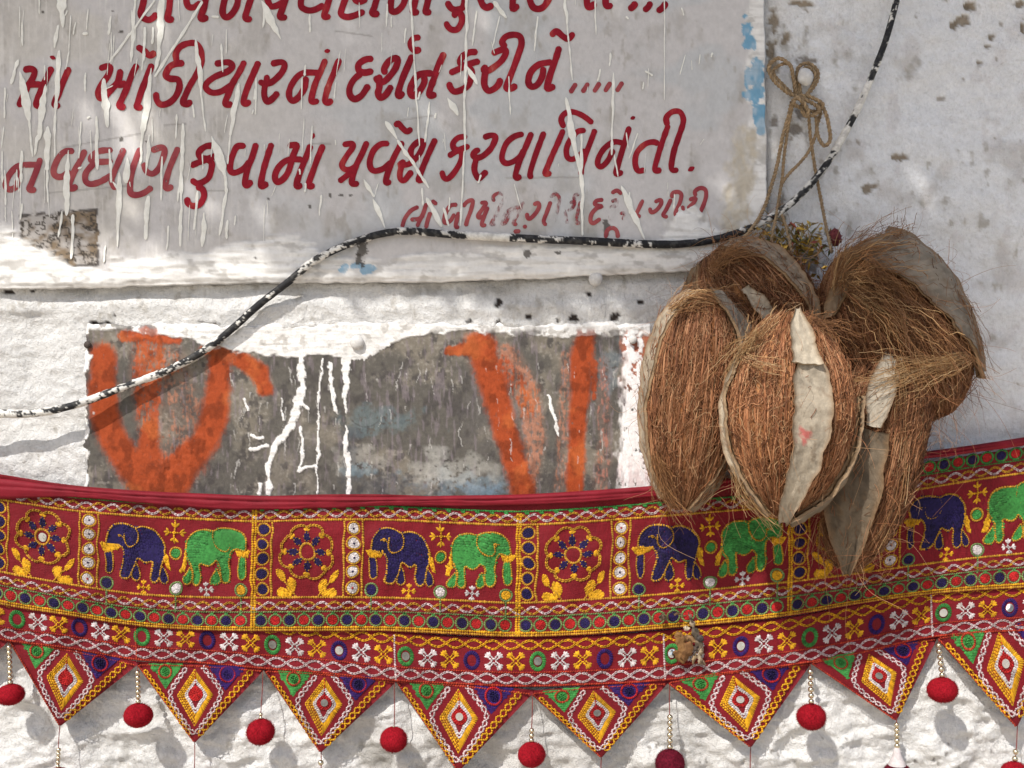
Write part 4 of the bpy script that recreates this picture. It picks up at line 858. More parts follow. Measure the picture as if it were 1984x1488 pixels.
# ---- the elephant band, drawn once in the coordinates of its second repeat
ZC = lambda zx, zy: (480 + zx * .2823, 930 + zy * .2823)
def canon(pts):
    out = []
    for zx, zy in pts:
        x, y = ZC(zx, zy); R = rows1(np.array([x]))[:, 0]; out.append((x - 490, np.interp(y, R, C1)))
    return np.array(out)
E_ = lambda s: canon(P_(s))
def circ_in(zx, zy): return canon([(zx, zy)])[0]
BLUE_EL = dict(body="850,485 845,430 860,385 888,350 928,332 975,332 1020,347 1052,362 1085,354 1135,360 1182,382 1215,420 1238,470 1243,520 1232,580 1215,630 1208,690 1195,722 1165,725 1150,690 1153,640 1156,588 1110,603 1062,572 1040,625 1015,670 1000,697 970,710 938,700 942,668 960,605 966,545 945,498 900,490",
    feet=["1052,600 1075,650 1078,700 1050,720 1022,700 1030,640", "1225,615 1258,665 1272,715 1245,737 1215,712 1212,665"], trunk="838,535 885,533 887,640 878,672 858,684 840,668 836,610", tusk="803,478 945,482 925,510 880,526 835,524", tail="1232,508 1268,548 1288,650 1262,628 1238,580",
    ear="1050,362 1068,405 1062,458 1025,493 988,492 966,455 968,395", eye=(932, 412), eyel="905,415 935,405 965,440")
GREEN_EL = dict(body="1402,505 1400,450 1420,405 1460,382 1520,376 1580,387 1612,371 1670,363 1730,373 1780,402 1800,452 1802,512 1768,520 1735,508 1702,525 1692,600 1702,690 1690,735 1652,740 1636,700 1628,625 1600,575 1580,603 1540,614 1492,592 1490,640 1500,702 1485,740 1455,740 1440,700 1438,625 1420,580 1405,545",
    feet=["1424,625 1382,680 1366,720 1392,742 1428,730 1434,680", "1612,640 1578,690 1570,735 1600,747 1632,730 1628,690"], trunk="1755,565 1800,566 1812,680 1795,716 1765,711 1755,650", tusk="1728,518 1842,522 1815,558 1752,560", tail="1402,508 1388,560 1352,655 1380,650 1404,600",
    ear="1580,388 1578,450 1608,500 1660,520 1692,490 1692,440", eye=(1702, 447), eyel="1730,440 1700,447 1690,480")
VROW = (0, 513.0)
def tile(U0, Wd, k):
    sx = Wd / 513.0
    def fn(q, h):
        jx = (fbm(q[:, 0] / 34 + k * 7.3, q[:, 1] / 34 + 3, 231 + k, 2) - .5) * 9; jy = (fbm(q[:, 0] / 34 + 9, q[:, 1] / 34 + k * 5.1, 241 + k, 2) - .5) * 8; mk = sstep(76, 96, q[:, 1]) * sstep(218, 198, q[:, 1])
        return map1(np.stack([U0 + (q[:, 0] + jx * mk) * sx, q[:, 1] + jy * mk], 1), h)
    def vis(u): return -60 < U0 + u * sx < 2050
    # upright ropes
    for nm, zxs, c0, c1, w in (("divider", (32, 52), 50, 286, 6.2), ("upright_line", (165,), 74, 221, 5.2), ("upright_line", (660,), 74, 221, 5.2), ("upright_line", (785,), 74, 221, 5.2)):
        u0 = zxs[0] * .2823 - 10
        if not vis(u0): continue
        e = Emb()
        for zx in zxs: u = zx * .2823 - 10; e.rope([(u, c0), (u, (c0 + c1) / 2), (u, c1)], w)
        emb(nm, e, "yellow" if nm == "divider" else "gold", fn)
    # column dots
    for zx, fillc in ((105, "blue"), (723, "white")):
        for zy in ((340, 443, 545, 648, 750) if fillc == "blue" else (330, 430, 535, 635, 745)):
            c = circ_in(zx, zy)
            if not vis(c[0]): continue
            o = emb("dot", Emb().disc(c, 9.6), fillc, fn); emb("rim", Emb().ring(c, 12, 4.2), "gold", fn, o)
            if fillc == "white": emb("centre", Emb().disc(c, 2.6, .0019), "blue" if rng.random() < .6 else "red", fn, o)
    # flower
    c = circ_in(405, 492)
    if vis(c[0]):
        a = np.linspace(0, 2 * np.pi, 97); rad = 46 + 8 * np.abs(np.cos(4 * (a + np.pi / 8))) ** .7
        fl = emb("flower", Emb().chain(c + np.stack([rad * np.cos(a), rad * np.sin(a)], 1) * [1, 1.0], 6.2, 5.6, .0019), "gold", fn)
        for i in range(8):
            an = i * np.pi / 4; d = np.array([math.cos(an), math.sin(an)]); n = np.array([-d[1], d[0]])
            pp = [c + d * 17, c + d * 24 + n * 6.6, c + d * 31 + n * 5.6, c + d * 38.5, c + d * 31 - n * 5.6, c + d * 24 - n * 6.6]
            pt = emb("petal", Emb().fill(pp, an, 3.4, 7, wave=0), "blue", fn, fl)
            e = Emb().rope(np.vstack([pp, pp[:1]]), 2.6, 3.4, .0013, smooth=False); emb("petal_edge", e, "gold", fn, fl)
            emb("bud", Emb().bud(c + d * 39, an, 8.5, 4, 4.4).bud(c + d * 45, an, 4, 3, 4), "yellow", fn, fl)
        emb("centre_ring", Emb().ring(c, 15.5, 5.2), "gold", fn, fl)
        disc_obj("mirror", c, 9.5 if k == 0 else 1.0, fn, fl, mirror_m) if k == 0 else None
    for s in ((1, 0), (-1, 2 * 410)):
        for nm, pts in (("leaf", "203,622 232,632 254,672 256,705 228,692 208,660"), ("leaf", "206,768 235,748 275,762 304,790 255,799 215,792"), ("leaf", "284,684 318,690 334,725 320,768 298,782 278,738")):
            pl = canon([(s[1] + s[0] * x, y) for x, y in P_(pts)])
            if vis(pl[0, 0]): emb(nm, Emb().fill(pl, .9 * s[0] + .2, 3.8, 9, wave=1).rope(np.vstack([pl, pl[:1]]), 3.4, 4.2, .0013), "yellow", fn)
        st_ = canon([(s[1] + s[0] * x, y) for x, y in [(255, 705), (290, 740), (335, 800)]])
        if vis(st_[0, 0]): emb("stem", Emb().rope(st_, 3.6), "gold", fn)
    # elephants
    for el, colr in ((BLUE_EL, "blue"), (GREEN_EL, "green")):
        pb = E_(el["body"])
        if not (vis(pb[:, 0].min()) or vis(pb[:, 0].max())): continue
        e = Emb().fill(pb, 1.25 if colr == "blue" else .15, 4.8, 9.5, wave=3.0)
        for ft in el["feet"]: e.fill(E_(ft), 1.2, 4.4, 8, wave=0)
        e.fill(E_(el["trunk"]), 1.5, 4.4, 8, wave=0)
        o = emb("elephant", e, colr, fn, label="navy blue stitched elephant facing left" if colr == "blue" else "green stitched elephant facing right")
        q = Emb().rope(np.vstack([pb, pb[:1]]), 5.4, 4.4, .0022)
        for ft in el["feet"] + [el["trunk"]]:
            f = E_(ft); q.rope(np.vstack([f, f[:1]]), 4.0, 4.0, .0019)
        q.rope(E_(el["ear"]), 5.4, 4.2, .0030); q.rope(E_(el["eyel"]), 3.4, 3.8, .0027); q.disc(circ_in(*el["eye"]), 3.0, .0027, False)
        emb("outline", q, "gold", fn, o)
        emb("tusk", Emb().fill(E_(el["tusk"]), 1.3, 3.8, 8, .0018, 0), "yellow", fn, o); emb("tail", Emb().fill(E_(el["tail"]), 1.2, 3.8, 9, .0018, 0), "yellow", fn, o)
    # crosses and stemmed rounds
    def cross(zx, zy, sz, col):
        c = circ_in(zx, zy)
        if not vis(c[0]): return
        e = Emb()
        for i in range(4):
            an = i * np.pi / 2; d = np.array([math.cos(an), math.sin(an)]); e.rope([c, c + d * sz * .62], 4, 4).bud(c + d * sz * .5, an, sz * .52, 3, 4.2)
        emb("cross", e, col, fn)
    cross(1315, 385, 21, "yellow"); cross(1105, 762, 14.5, "yellow"); cross(1540, 778, 15, "white")
    e = Emb().rope(E_("1315,300 1315,340"), 4.0); emb("cross_stem", e, "yellow", fn)
    c = circ_in(1325, 527)
    if vis(c[0]): o = emb("round", Emb().disc(c, 9), "green", fn); emb("rim", Emb().ring(c, 11.5, 4), "gold", fn, o); emb("centre", Emb().disc(c, 2.2, .0019), "blue", fn, o)
    for zx, zy, fc in ((850, 757, "blue"), (1325, 770, "white"), (1775, 790, "yellow")):
        c = circ_in(zx, zy)
        if not vis(c[0]): continue
        o = emb("round", Emb().disc(c, 9), fc, fn); emb("rim", Emb().ring(c, 11.5, 4.2), "sage", fn, o)
        emb("stem", Emb().rope([c + [0, 12], (c[0], 238), (c[0], 254)], 4.6), "sage", fn, o)
    # row of dots under the panel
    for i in range(18):
        u = 17 + i * 27.85
        if not vis(u): continue
        o = emb("dot", Emb().disc((u, 267), 9.2), "blue" if i % 2 == 0 else "red", fn); emb("rim", Emb().ring((u, 267), 11.8, 4.0), "sage", fn, o)
        emb("tip", Emb().bud((u, 255.5), -np.pi / 2, 5, 3, 3.4), "green", fn, o)
        if U0 > 1200:
            c = (u, 32); o = emb("dot", Emb().disc(c, 8.6), "blue" if i % 2 == 0 else "red", fn); emb("rim", Emb().ring(c, 11.5, 4.4), "green", fn, o)
        elif k in (1, 2): emb("tip", Emb().bud((u, 47), np.pi / 2 + .4, 7, 4, 4).rope([(u - 13, 46), (u + 13, 46)], 3.6), "green", fn)
TILES = [(-535, 513), (-22, 512), (490, 513), (1003, 527), (1530, 515), (2045, 513)]
for k, (u0, w) in enumerate(TILES):
    if u0 + w > -60 and u0 < 2050: tile(u0, w, k - 1)
xr = np.arange(-230, 2235, 6.0)
def line(name, c, w, col, fn, wob=0.0, **kw): emb(name, Emb().rope(np.stack([xr, c + wob * np.sin(xr / 37)], 1), w, **kw), col, fn)
line("border_line", 72, 5.4, "gold", map1); line("border_line", 222, 5.4, "gold", map1); line("border_line", 250, 3.8, "sage", map1); line("border_line", 281.5, 5.4, "yellow", map1); line("border_line", 286.5, 5.4, "gold", map1); line("border_line", 46.5, 3.4, "green", map1)
def wave(name, c, amp, half, col, fn, ph, x0=-230, x1=2235, w=5.0):
    x = np.arange(x0, x1, 4.4); y = c + amp * np.sin(np.pi * x / half + ph); emb(name, Emb().chain(np.stack([x, y], 1), w, 6.6, .0017), col, fn)
for c in (60, 238):
    wave("wavy_line", c, 7.0, 25.5, "gold", map1, 0); wave("wavy_line", c, 7.0, 25.5, "pink", map1, np.pi)
wave("wavy_line", 304, 8.6, 36, "yellow", map2, 0); wave("wavy_line", 304, 8.6, 36, "yellow", map2, np.pi)
wave("wavy_line", 370, 9.0, 37, "pink", map2, 0); wave("wavy_line", 370, 9.0, 37, "pink", map2, np.pi)
line("border_line", 357.5, 3.4, "brick", map2); line("border_line", 383.5, 4.6, "brick", map2)
for x in (-245, 262, 764, 1286, 1804): emb("seam", Emb().rope([(x, 296), (x + 1, 340), (x + 3, 384)], 4.6), "pink" if x != 262 else "brick", map2)
GR = [-215, 33, 275, 528, 786, 1042, 1302, 1569, 1828, 2085]; GM = {528: mirror_d, 786: mirror_d, 1042: mirror_d, 1302: mirror_m, 1828: mirror_m}
BM = {655: mirror_m, 1437: mirror_m, 1960: mirror_d}
def xmotif(c, col):
    e = Emb()
    for i in range(4):
        an = np.pi / 4 + i * np.pi / 2; d = np.array([math.cos(an), math.sin(an)]); n = np.array([-d[1], d[0]])
        for sg in (1, -1): e.rope([np.array(c) + n * sg * 2.0 + d * 2, np.array(c) + d * 14 + n * sg * 3.0], 3.8, 4.2, .0018)
        e.bud(np.array(c) + d * 12.5, an, 10, 4, 4.6)
    emb("cross", e, col, map2)
for i in range(len(GR) - 1):
    st = (GR[i + 1] - GR[i]) / 6.0
    for j in range(6):
        x = GR[i] + j * st; c = (x, 336.0)
        if not -60 < x < 2050: continue
        if j % 3 == 0:
            gcol = "green" if j == 0 else "violet"; o = emb("ring", Emb().ring(c, 12.5, 8.2, None, 15.5, .0019, True).ring(c, 14, 3.4, None, 17.5), gcol, map2)
            mm = GM.get(GR[i]) if j == 0 else next((v for kx, v in BM.items() if abs(kx - x) < 14), None)
            if mm is not None: disc_obj("mirror", c, 7.6, map2, o, mm, .0014, 8.4)
        else: xmotif(c, "white" if j % 3 == 1 else "yellow")

# ---- triangular points
PEN = [((-230, 1190), (17, 1243), (-115, 1352), 0), ((17, 1243), (264, 1290), (116, 1408), 0), ((266, 1290), (509, 1301), (377, 1440), 1), ((513, 1302), (766, 1323), (621, 1459), 2), ((768, 1323), (1030, 1346), (888, 1496), 3),
       ((1030, 1346), (1292, 1326), (1165, 1469), 4), ((1294, 1325), (1570, 1288), (1455, 1449), 5), ((1572, 1287), (1815, 1239), (1737, 1397), 6), ((1817, 1240), (2075, 1202), (1970, 1410), 7)]
CAN = np.array([(45, 610), (945, 680), (430, 1160)], float)
for J0, J1, Tp, k in PEN:
    J0, J1, Tp = np.array(J0, float), np.array(J1, float), np.array(Tp, float)
    A = np.vstack([CAN.T, np.ones(3)]); M = np.stack([J0, J1, Tp], 1) @ np.linalg.inv(A)
    tlt = random.uniform(.001, .006); tw_ = random.uniform(-.00001, .00001); y0m = (J0[1] + J1[1]) / 2; xm = (J0[0] + J1[0]) / 2
    def fnp(q, h, M=M, tlt=tlt, tw_=tw_, y0m=y0m, xm=xm, Tp=Tp):
        p = np.asarray(q) @ M[:, :2].T + M[:, 2]; t = np.clip((p[:, 1] - y0m) / (Tp[1] - y0m), -.3, 1.1)
        d = dep(p[:, 0], np.minimum(p[:, 1], y0m), .0180) + tlt * t + tw_ * (p[:, 0] - xm) - .0016 * ((p[:, 0] - xm) / 130) ** 2
        return PW(p[:, 0], p[:, 1], d + h)
    # padded body, rounded edge, a little wider than the stitching on its right side
    def tri_pt(a, b): return CAN[0] * (1 - a) * (1 - b) + CAN[1] * a * (1 - b) + CAN[2] * b
    nb, na = 22, 22; q = []; hh = []
    for i in range(nb):
        b_ = -0.06 + 1.06 * i / (nb - 1)
        for j in range(na):
            a_ = j / (na - 1); bb = min(b_, .985); p = tri_pt(a_, bb); q.append(p); ed = min(a_, 1 - a_) * (1 - bb) * 9; hh.append(-.0028 + .0028 * math.sqrt(max(0, 1 - max(0, 1 - min(ed, 1)) ** 2)))
    q = np.array(q); V = fnp(q, np.array(hh)); Vb = fnp(q, np.full(len(q), -.0042)); n = len(V)
    F = [grid_faces(nb, na), grid_faces(nb, na, n)[:, ::-1]]; a = np.arange(nb - 1) * na; F.append(np.stack([a, a + n, a + n + na, a + na], 1)[:, ::-1]); a = a + na - 1; F.append(np.stack([a, a + n, a + n + na, a + na], 1))
    pen = part("point", np.vstack([V, Vb]), F, cotton, toran)
    Z = lambda s: np.array(P_(s)); kz = 1 / .2823        # stitches below are given in zoomed units
    def E(): return Emb()
    def emz(name, e, col):
        # scale stitch sizes from photo pixels to canonical units
        e2 = Emb(); e2.poly = e.poly
        for (P0, P1, w, h, hb) in e.s: e2.s.append((P0, P1, w, h, hb))
        V, F = e2.get(lambda q, h: fnp(q * kz, h)); return part(name, V, F, TH[col], pen, e2.cv)
    z_ = lambda s: Z(s) / kz
    for tri, cc, ri, cl in ((z_("132,598 372,604 240,778"), z_("243,656")[0], 12.5, "green"), (z_("562,622 828,640 668,802"), z_("690,690")[0], 15, "violet")):
        emz("corner_patch", Emb().fill(tri, .1, 4.0, 9, .0012, 1), cl)
        e = Emb().ring(cc, ri, 5.0, None, None, .0030, True); emz("ring", e, "brick" if cl == "green" else "red")
        emz("dot", Emb().disc(cc, ri * .6, .0034, False), "green" if cl == "green" else "blue")
    top, lf, bt, rt = z_("460,648")[0], z_("325,825")[0], z_("440,1045")[0], z_("585,830")[0]; ctr = z_("455,818")[0]
    ey, ew = Emb(), Emb()
    for i, f in enumerate(np.linspace(1.0, .66, 4)):
        w_ = [ctr + (p - ctr) * f for p in (top, lf, bt, rt)]
        for a_, b_ in ((0, 1), (1, 2), (2, 3), (3, 0)):
            if a_ == 3 or b_ == 3: # right half is laid in short cross stitches
                continue
            ey.rope([w_[a_], w_[b_]], 4.2, 5.2, .0015, .25)
    for a_, b_ in ((top, rt), (rt, bt)):
        for t in np.linspace(.03, .97, 17):
            p = a_ + (b_ - a_) * t; qn = ctr + (p - ctr) * .62; ey.st(p[None], qn[None], 3.4, .0017)
    for f in (.58, .48):
        w_ = [ctr + (p - ctr) * f for p in (top, lf, bt, rt)]; ew.rope(np.array(w_ + [w_[0]]), 5.0, 4.2, .0015, smooth=False); ew.rope(smooth_path(np.array([w_[0], (w_[0] + w_[1]) / 2, w_[1], (w_[1] + w_[2]) / 2, w_[2], (w_[2] + w_[3]) / 2, w_[3], w_[0]]), 4.2), 5, 4.2, .0015)
    dm = emz("diamond", ey, "yellow"); emz("diamond_lining", ew, "white")
    emz("slit", Emb().rope([top + [0, 3], ctr - [0, 14]], 4.2, 4, .0022), "red")
    emz("diamond_eye", Emb().disc(ctr, 14.5, .0021), "red")
    mk = {2: mirror_d, 3: mirror_m, 4: mirror_d, 5: mirror_m, 6: mirror_d, 7: mirror_m}.get(k)
    if mk is not None: disc_obj("mirror", ctr, 7.2, lambda q, h: fnp(q * kz, h), pen, mk, .0024)
    # white double chain round the diamond
    path = smooth_path(z_("398,635 330,720 272,812 305,915 365,1010 432,1090 505,1020 575,930 637,815 580,715 512,632"), 1.2)
    s_l = np.r_[0, np.cumsum(np.linalg.norm(np.diff(path, axis=0), axis=1))]; t = np.gradient(path, axis=0); t /= np.linalg.norm(t, axis=1, keepdims=True); nn = np.stack([-t[:, 1], t[:, 0]], 1)
    e = Emb()
    for sg in (1, -1): e.rope(path + nn * (4.3 * sg * np.sin(s_l / 13.0 * np.pi))[:, None], 4.0, 4.2, .0017)
    emz("chain_line", e, "pink")
    def lattice(a_, b_, w=6.0, half=14.0):
        p = np.stack([a_ + (b_ - a_) * t for t in np.linspace(0, 1, 60)]); L = np.linalg.norm(b_ - a_); s_ = np.linspace(0, L, 60); d = (b_ - a_) / L; n = np.array([-d[1], d[0]]); e = Emb()
        for sg in (1, -1): e.rope(p + n * (w * sg * np.sin(s_ / half * np.pi))[:, None], 3.8, 4.2, .0017)
        return e
    emz("zigzag_line", lattice(z_("868,668")[0], z_("462,1108")[0]), "yellow")
    if k in (1, 2, 3, 4, 5, 7): emz("zigzag_line", lattice(z_("95,640")[0], z_("400,1100")[0], 4.2, 11), "yellow")
    emz("edge_line", Emb().rope(z_("52,606 240,880 425,1150"), 3.6).rope(z_("60,604 500,630 935,676"), 4.0), "brick")

# ---- tassels: thread, beads, pompom
bead_me = mesh_from("bead", *ball((0, 0, 0), 1.0, 12, 8)); bead_me.materials.append(brass)
pom_r = mat_plain("pompom_wool", (0.25, 0.006, 0.013), .9, .4, 9, spec=.1, bump=(14, .0007)); pom_d = mat_plain("maroon_wool", (0.10, 0.006, 0.016), .9, .5, 7, spec=.1, bump=(14, .0007))
yarn = mat_plain("dark_yarn", (0.16, .025, .02), .9, .3, 300)
def pom_mesh(seed, mat):
    r_ = np.random.default_rng(seed); mb = MB()
    V, F = ball((0, 0, 0), 1.0, 34, 22, (1, 1, .94), lambda u, v: 1 + .14 * (fbm(np.cos(u) * 1.5 + 4, v * 1.4 + np.sin(u), seed, 3) - .5) + .05 * (fbm(np.cos(u) * 9, v * 9 + np.sin(u) * 9, seed + 3, 2) - .5)); mb.add(V, F)
    n = 3600; d = r_.normal(size=(n, 3)); d /= np.linalg.norm(d, axis=1, keepdims=True); t = np.cross(d, r_.normal(size=(n, 3))); t /= np.linalg.norm(t, axis=1, keepdims=True)
    ln = r_.uniform(.05, .17, n)[:, None]; b0 = d * [1, 1, .94] * .97; tipv = b0 + d * ln + t * ln * .9
    sd = np.cross(d, t) * .011; mb.add(np.stack([b0 - sd, b0 + sd, tipv], 1).reshape(-1, 3), np.arange(3 * n).reshape(-1, 3))
    V, F, _ = mb.get(); me = mesh_from("pompom", V, F); me.materials.append(mat); return me
poms = [pom_mesh(s, pom_r) for s in (1, 2, 3)]; pomd = pom_mesh(4, pom_d)
TAS = [  # x, y start, thread end, beads, pompom (x, y, rx, ry, kind), depth
 (17, 1247, 1250, 8, (20, 1346, 27, 21, 0), .030), (116, 1406, 1449, 5, (112, 1512, 26, 25, 0), .027), (266, 1294, 1299, 7, (268, 1386, 27, 24, 1), .036), (377, 1438, 1500, 2, (376, 1535, 26, 25, 1), .028), (509, 1303, 1381, 2, (505, 1418, 27, 26, 2), .036), (622, 1457, 1470, 3, (621, 1540, 26, 25, 0), .028),
 (765, 1326, 1406, 1, (763, 1433, 26, 25, 0), .034), (888, 1494, 1540, 2, (888, 1580, 26, 25, 0), .028), (1031, 1348, 1411, 3, (1030, 1462, 26, 25, 1), .032), (1164, 1467, 1530, 2, (1164, 1570, 26, 25, 1), .028), (1298, 1328, 1384, 6, (1298, 1479, 28, 28, 3), .034), (1455, 1447, 1530, 2, (1453, 1570, 26, 25, 2), .028),
 (1570, 1290, 1296, 6, (1572, 1389, 28, 26, 2), .040), (1737, 1395, 1400, 5, (1739, 1502, 27, 26, 3), .032), (1817, 1241, 1245, 6, (1826, 1337, 29, 25, 0), .042), (1972, 1408, 1450, 2, (1966, 1500, 26, 25, 1), .03)]
for x, y0, y1, nb, (qx, qy, rx, ry, kd), d in TAS:
    d0 = float(dep(np.array([x * 1.]), np.array([y0 * 1.]), .017)[0]); tp_ = qy - ry + 2; kk = S * (D - d) / D
    ys = np.linspace(y0 - 4, tp_, 14); t = (ys - ys[0]) / (ys[-1] - ys[0]); P = PW(x + (qx - x) * t + np.sin(t * 4 + x) * .8, ys, d0 + (d - d0) * np.minimum(1, t * 1.6))
    V, F = tubes(P, .00055, 6); ts = part("tassel", V, F, yarn, toran, label="beaded string with a maroon pompom" if kd == 3 else None)
    sp = (tp_ - y1) / max(nb, 1)
    if kd == 3 and x == 1737: sp = (1450 - y1) / nb
    for i in range(nb):
        yb = y1 + sp * (i + .5); tb_ = (yb - ys[0]) / (ys[-1] - ys[0]); c = PW(x + (qx - x) * tb_, yb, d0 + (d - d0) * min(1, tb_ * 1.6)); o = link("bead", bead_me, ts); o.location = c - org(toran)
        r_ = min(sp * .54, 5.6) * kk; o.scale = (r_ * (.98 + .1 * random.random()), r_, r_)
    if x == 1737:   # pale bell cap above the maroon pompom
        zz = np.linspace(0, 1, 12); rr = np.interp(zz, [0, .15, .5, .85, 1], [4, 7, 9, 15, 17]) * kk; an = np.arange(18) * 2 * np.pi / 18
        cy = PW(1738, 1448 + 34 * zz, d); V = cy[:, None] + np.stack([rr[:, None] * np.cos(an), rr[:, None] * np.sin(an), np.zeros((12, 18))], -1); i, j = np.meshgrid(np.arange(11), np.arange(18), indexing='ij'); F = np.stack([i*18+j, i*18+(j+1) % 18, (i+1)*18+(j+1) % 18, (i+1)*18+j], -1).reshape(-1, 4)
        part("bell_cap", V, F, TH["white"], ts, np.ones((len(V.reshape(-1, 3)), 3)))
    o = link("pompom", pomd if kd == 3 else poms[kd], ts); o.location = PW(qx, qy, d) - org(toran); o.scale = (rx * kk, (rx + ry) / 2 * kk, ry * kk); o.rotation_euler = (0, random.uniform(-.25, .25), 0)

# ---- dried leaf scrap clinging to the cloth
dl_m = mat_attr("dried_leaf", .85, .35, 160, [(200, .001, None)]); mb = MB()
for (cx, cy, L, w, an, col) in ((1341, 1208, 15, 4, 1.4, (.34, .27, .19)), (1338, 1196, 12, 3, 1.2, (.18, .13, .09)), (1320, 1246, 24, 10, 1.25, (.20, .10, .035)), (1331, 1262, 20, 9, 1.9, (.15, .07, .025)), (1316, 1272, 16, 8, .9, (.17, .085, .03)), (1336, 1238, 12, 7, .3, (.23, .13, .06)),
        (1349, 1228, 14, 8, 1.0, (.09, .07, .05)), (1353, 1246, 15, 7, 1.6, (.12, .09, .06)), (1358, 1268, 17, 5, 1.75, (.34, .26, .17)), (1329, 1218, 7, 5, .2, (.45, .37, .26)), (1346, 1258, 9, 5, 2.3, (.07, .05, .04)), (1357, 1236, 9, 6, .6, (.06, .05, .045)), (1345, 1276, 12, 4, 2.0, (.26, .18, .10)), (1284, 1196, 8, 6, .6, (.10, .07, .045)), (1312, 1190, 24, 1.2, .1, (.15, .09, .05)), (1362, 1285, 7, 3, .4, (.20, .14, .09))):
    u = np.linspace(-1, 1, 11); v = np.linspace(-1, 1, 7); Vv, Uu = np.meshgrid(v, u, indexing='ij'); ww = w * np.sqrt(np.clip(1 - Uu ** 2, 0.02, 1))
    X = cx + Uu * L * math.cos(an) - Vv * ww * math.sin(an); Y = cy + Uu * L * math.sin(an) + Vv * ww * math.cos(an); X += (fbm(X / 4, Y / 4, 221, 3) - .5) * 10; Y += (fbm(X / 4, Y / 4, 222, 3) - .5) * 10
    dd = .027 + .005 * rng.random() + .002 * (1 - Vv ** 2) + (fbm(X / 5, Y / 5, 223, 3) - .5) * .008
    mb.add(PW(X, Y, dd), grid_faces(7, 11), np.array(col) * (.6 + .8 * fbm(X / 6, Y / 6, 224, 3))[..., None].reshape(-1, 1))
V, F, c = mb.get(); solo("dried_leaf", V, F, dl_m, "crumpled brown dried leaf clinging to the embroidered hanging below the coconuts", "leaf", c)

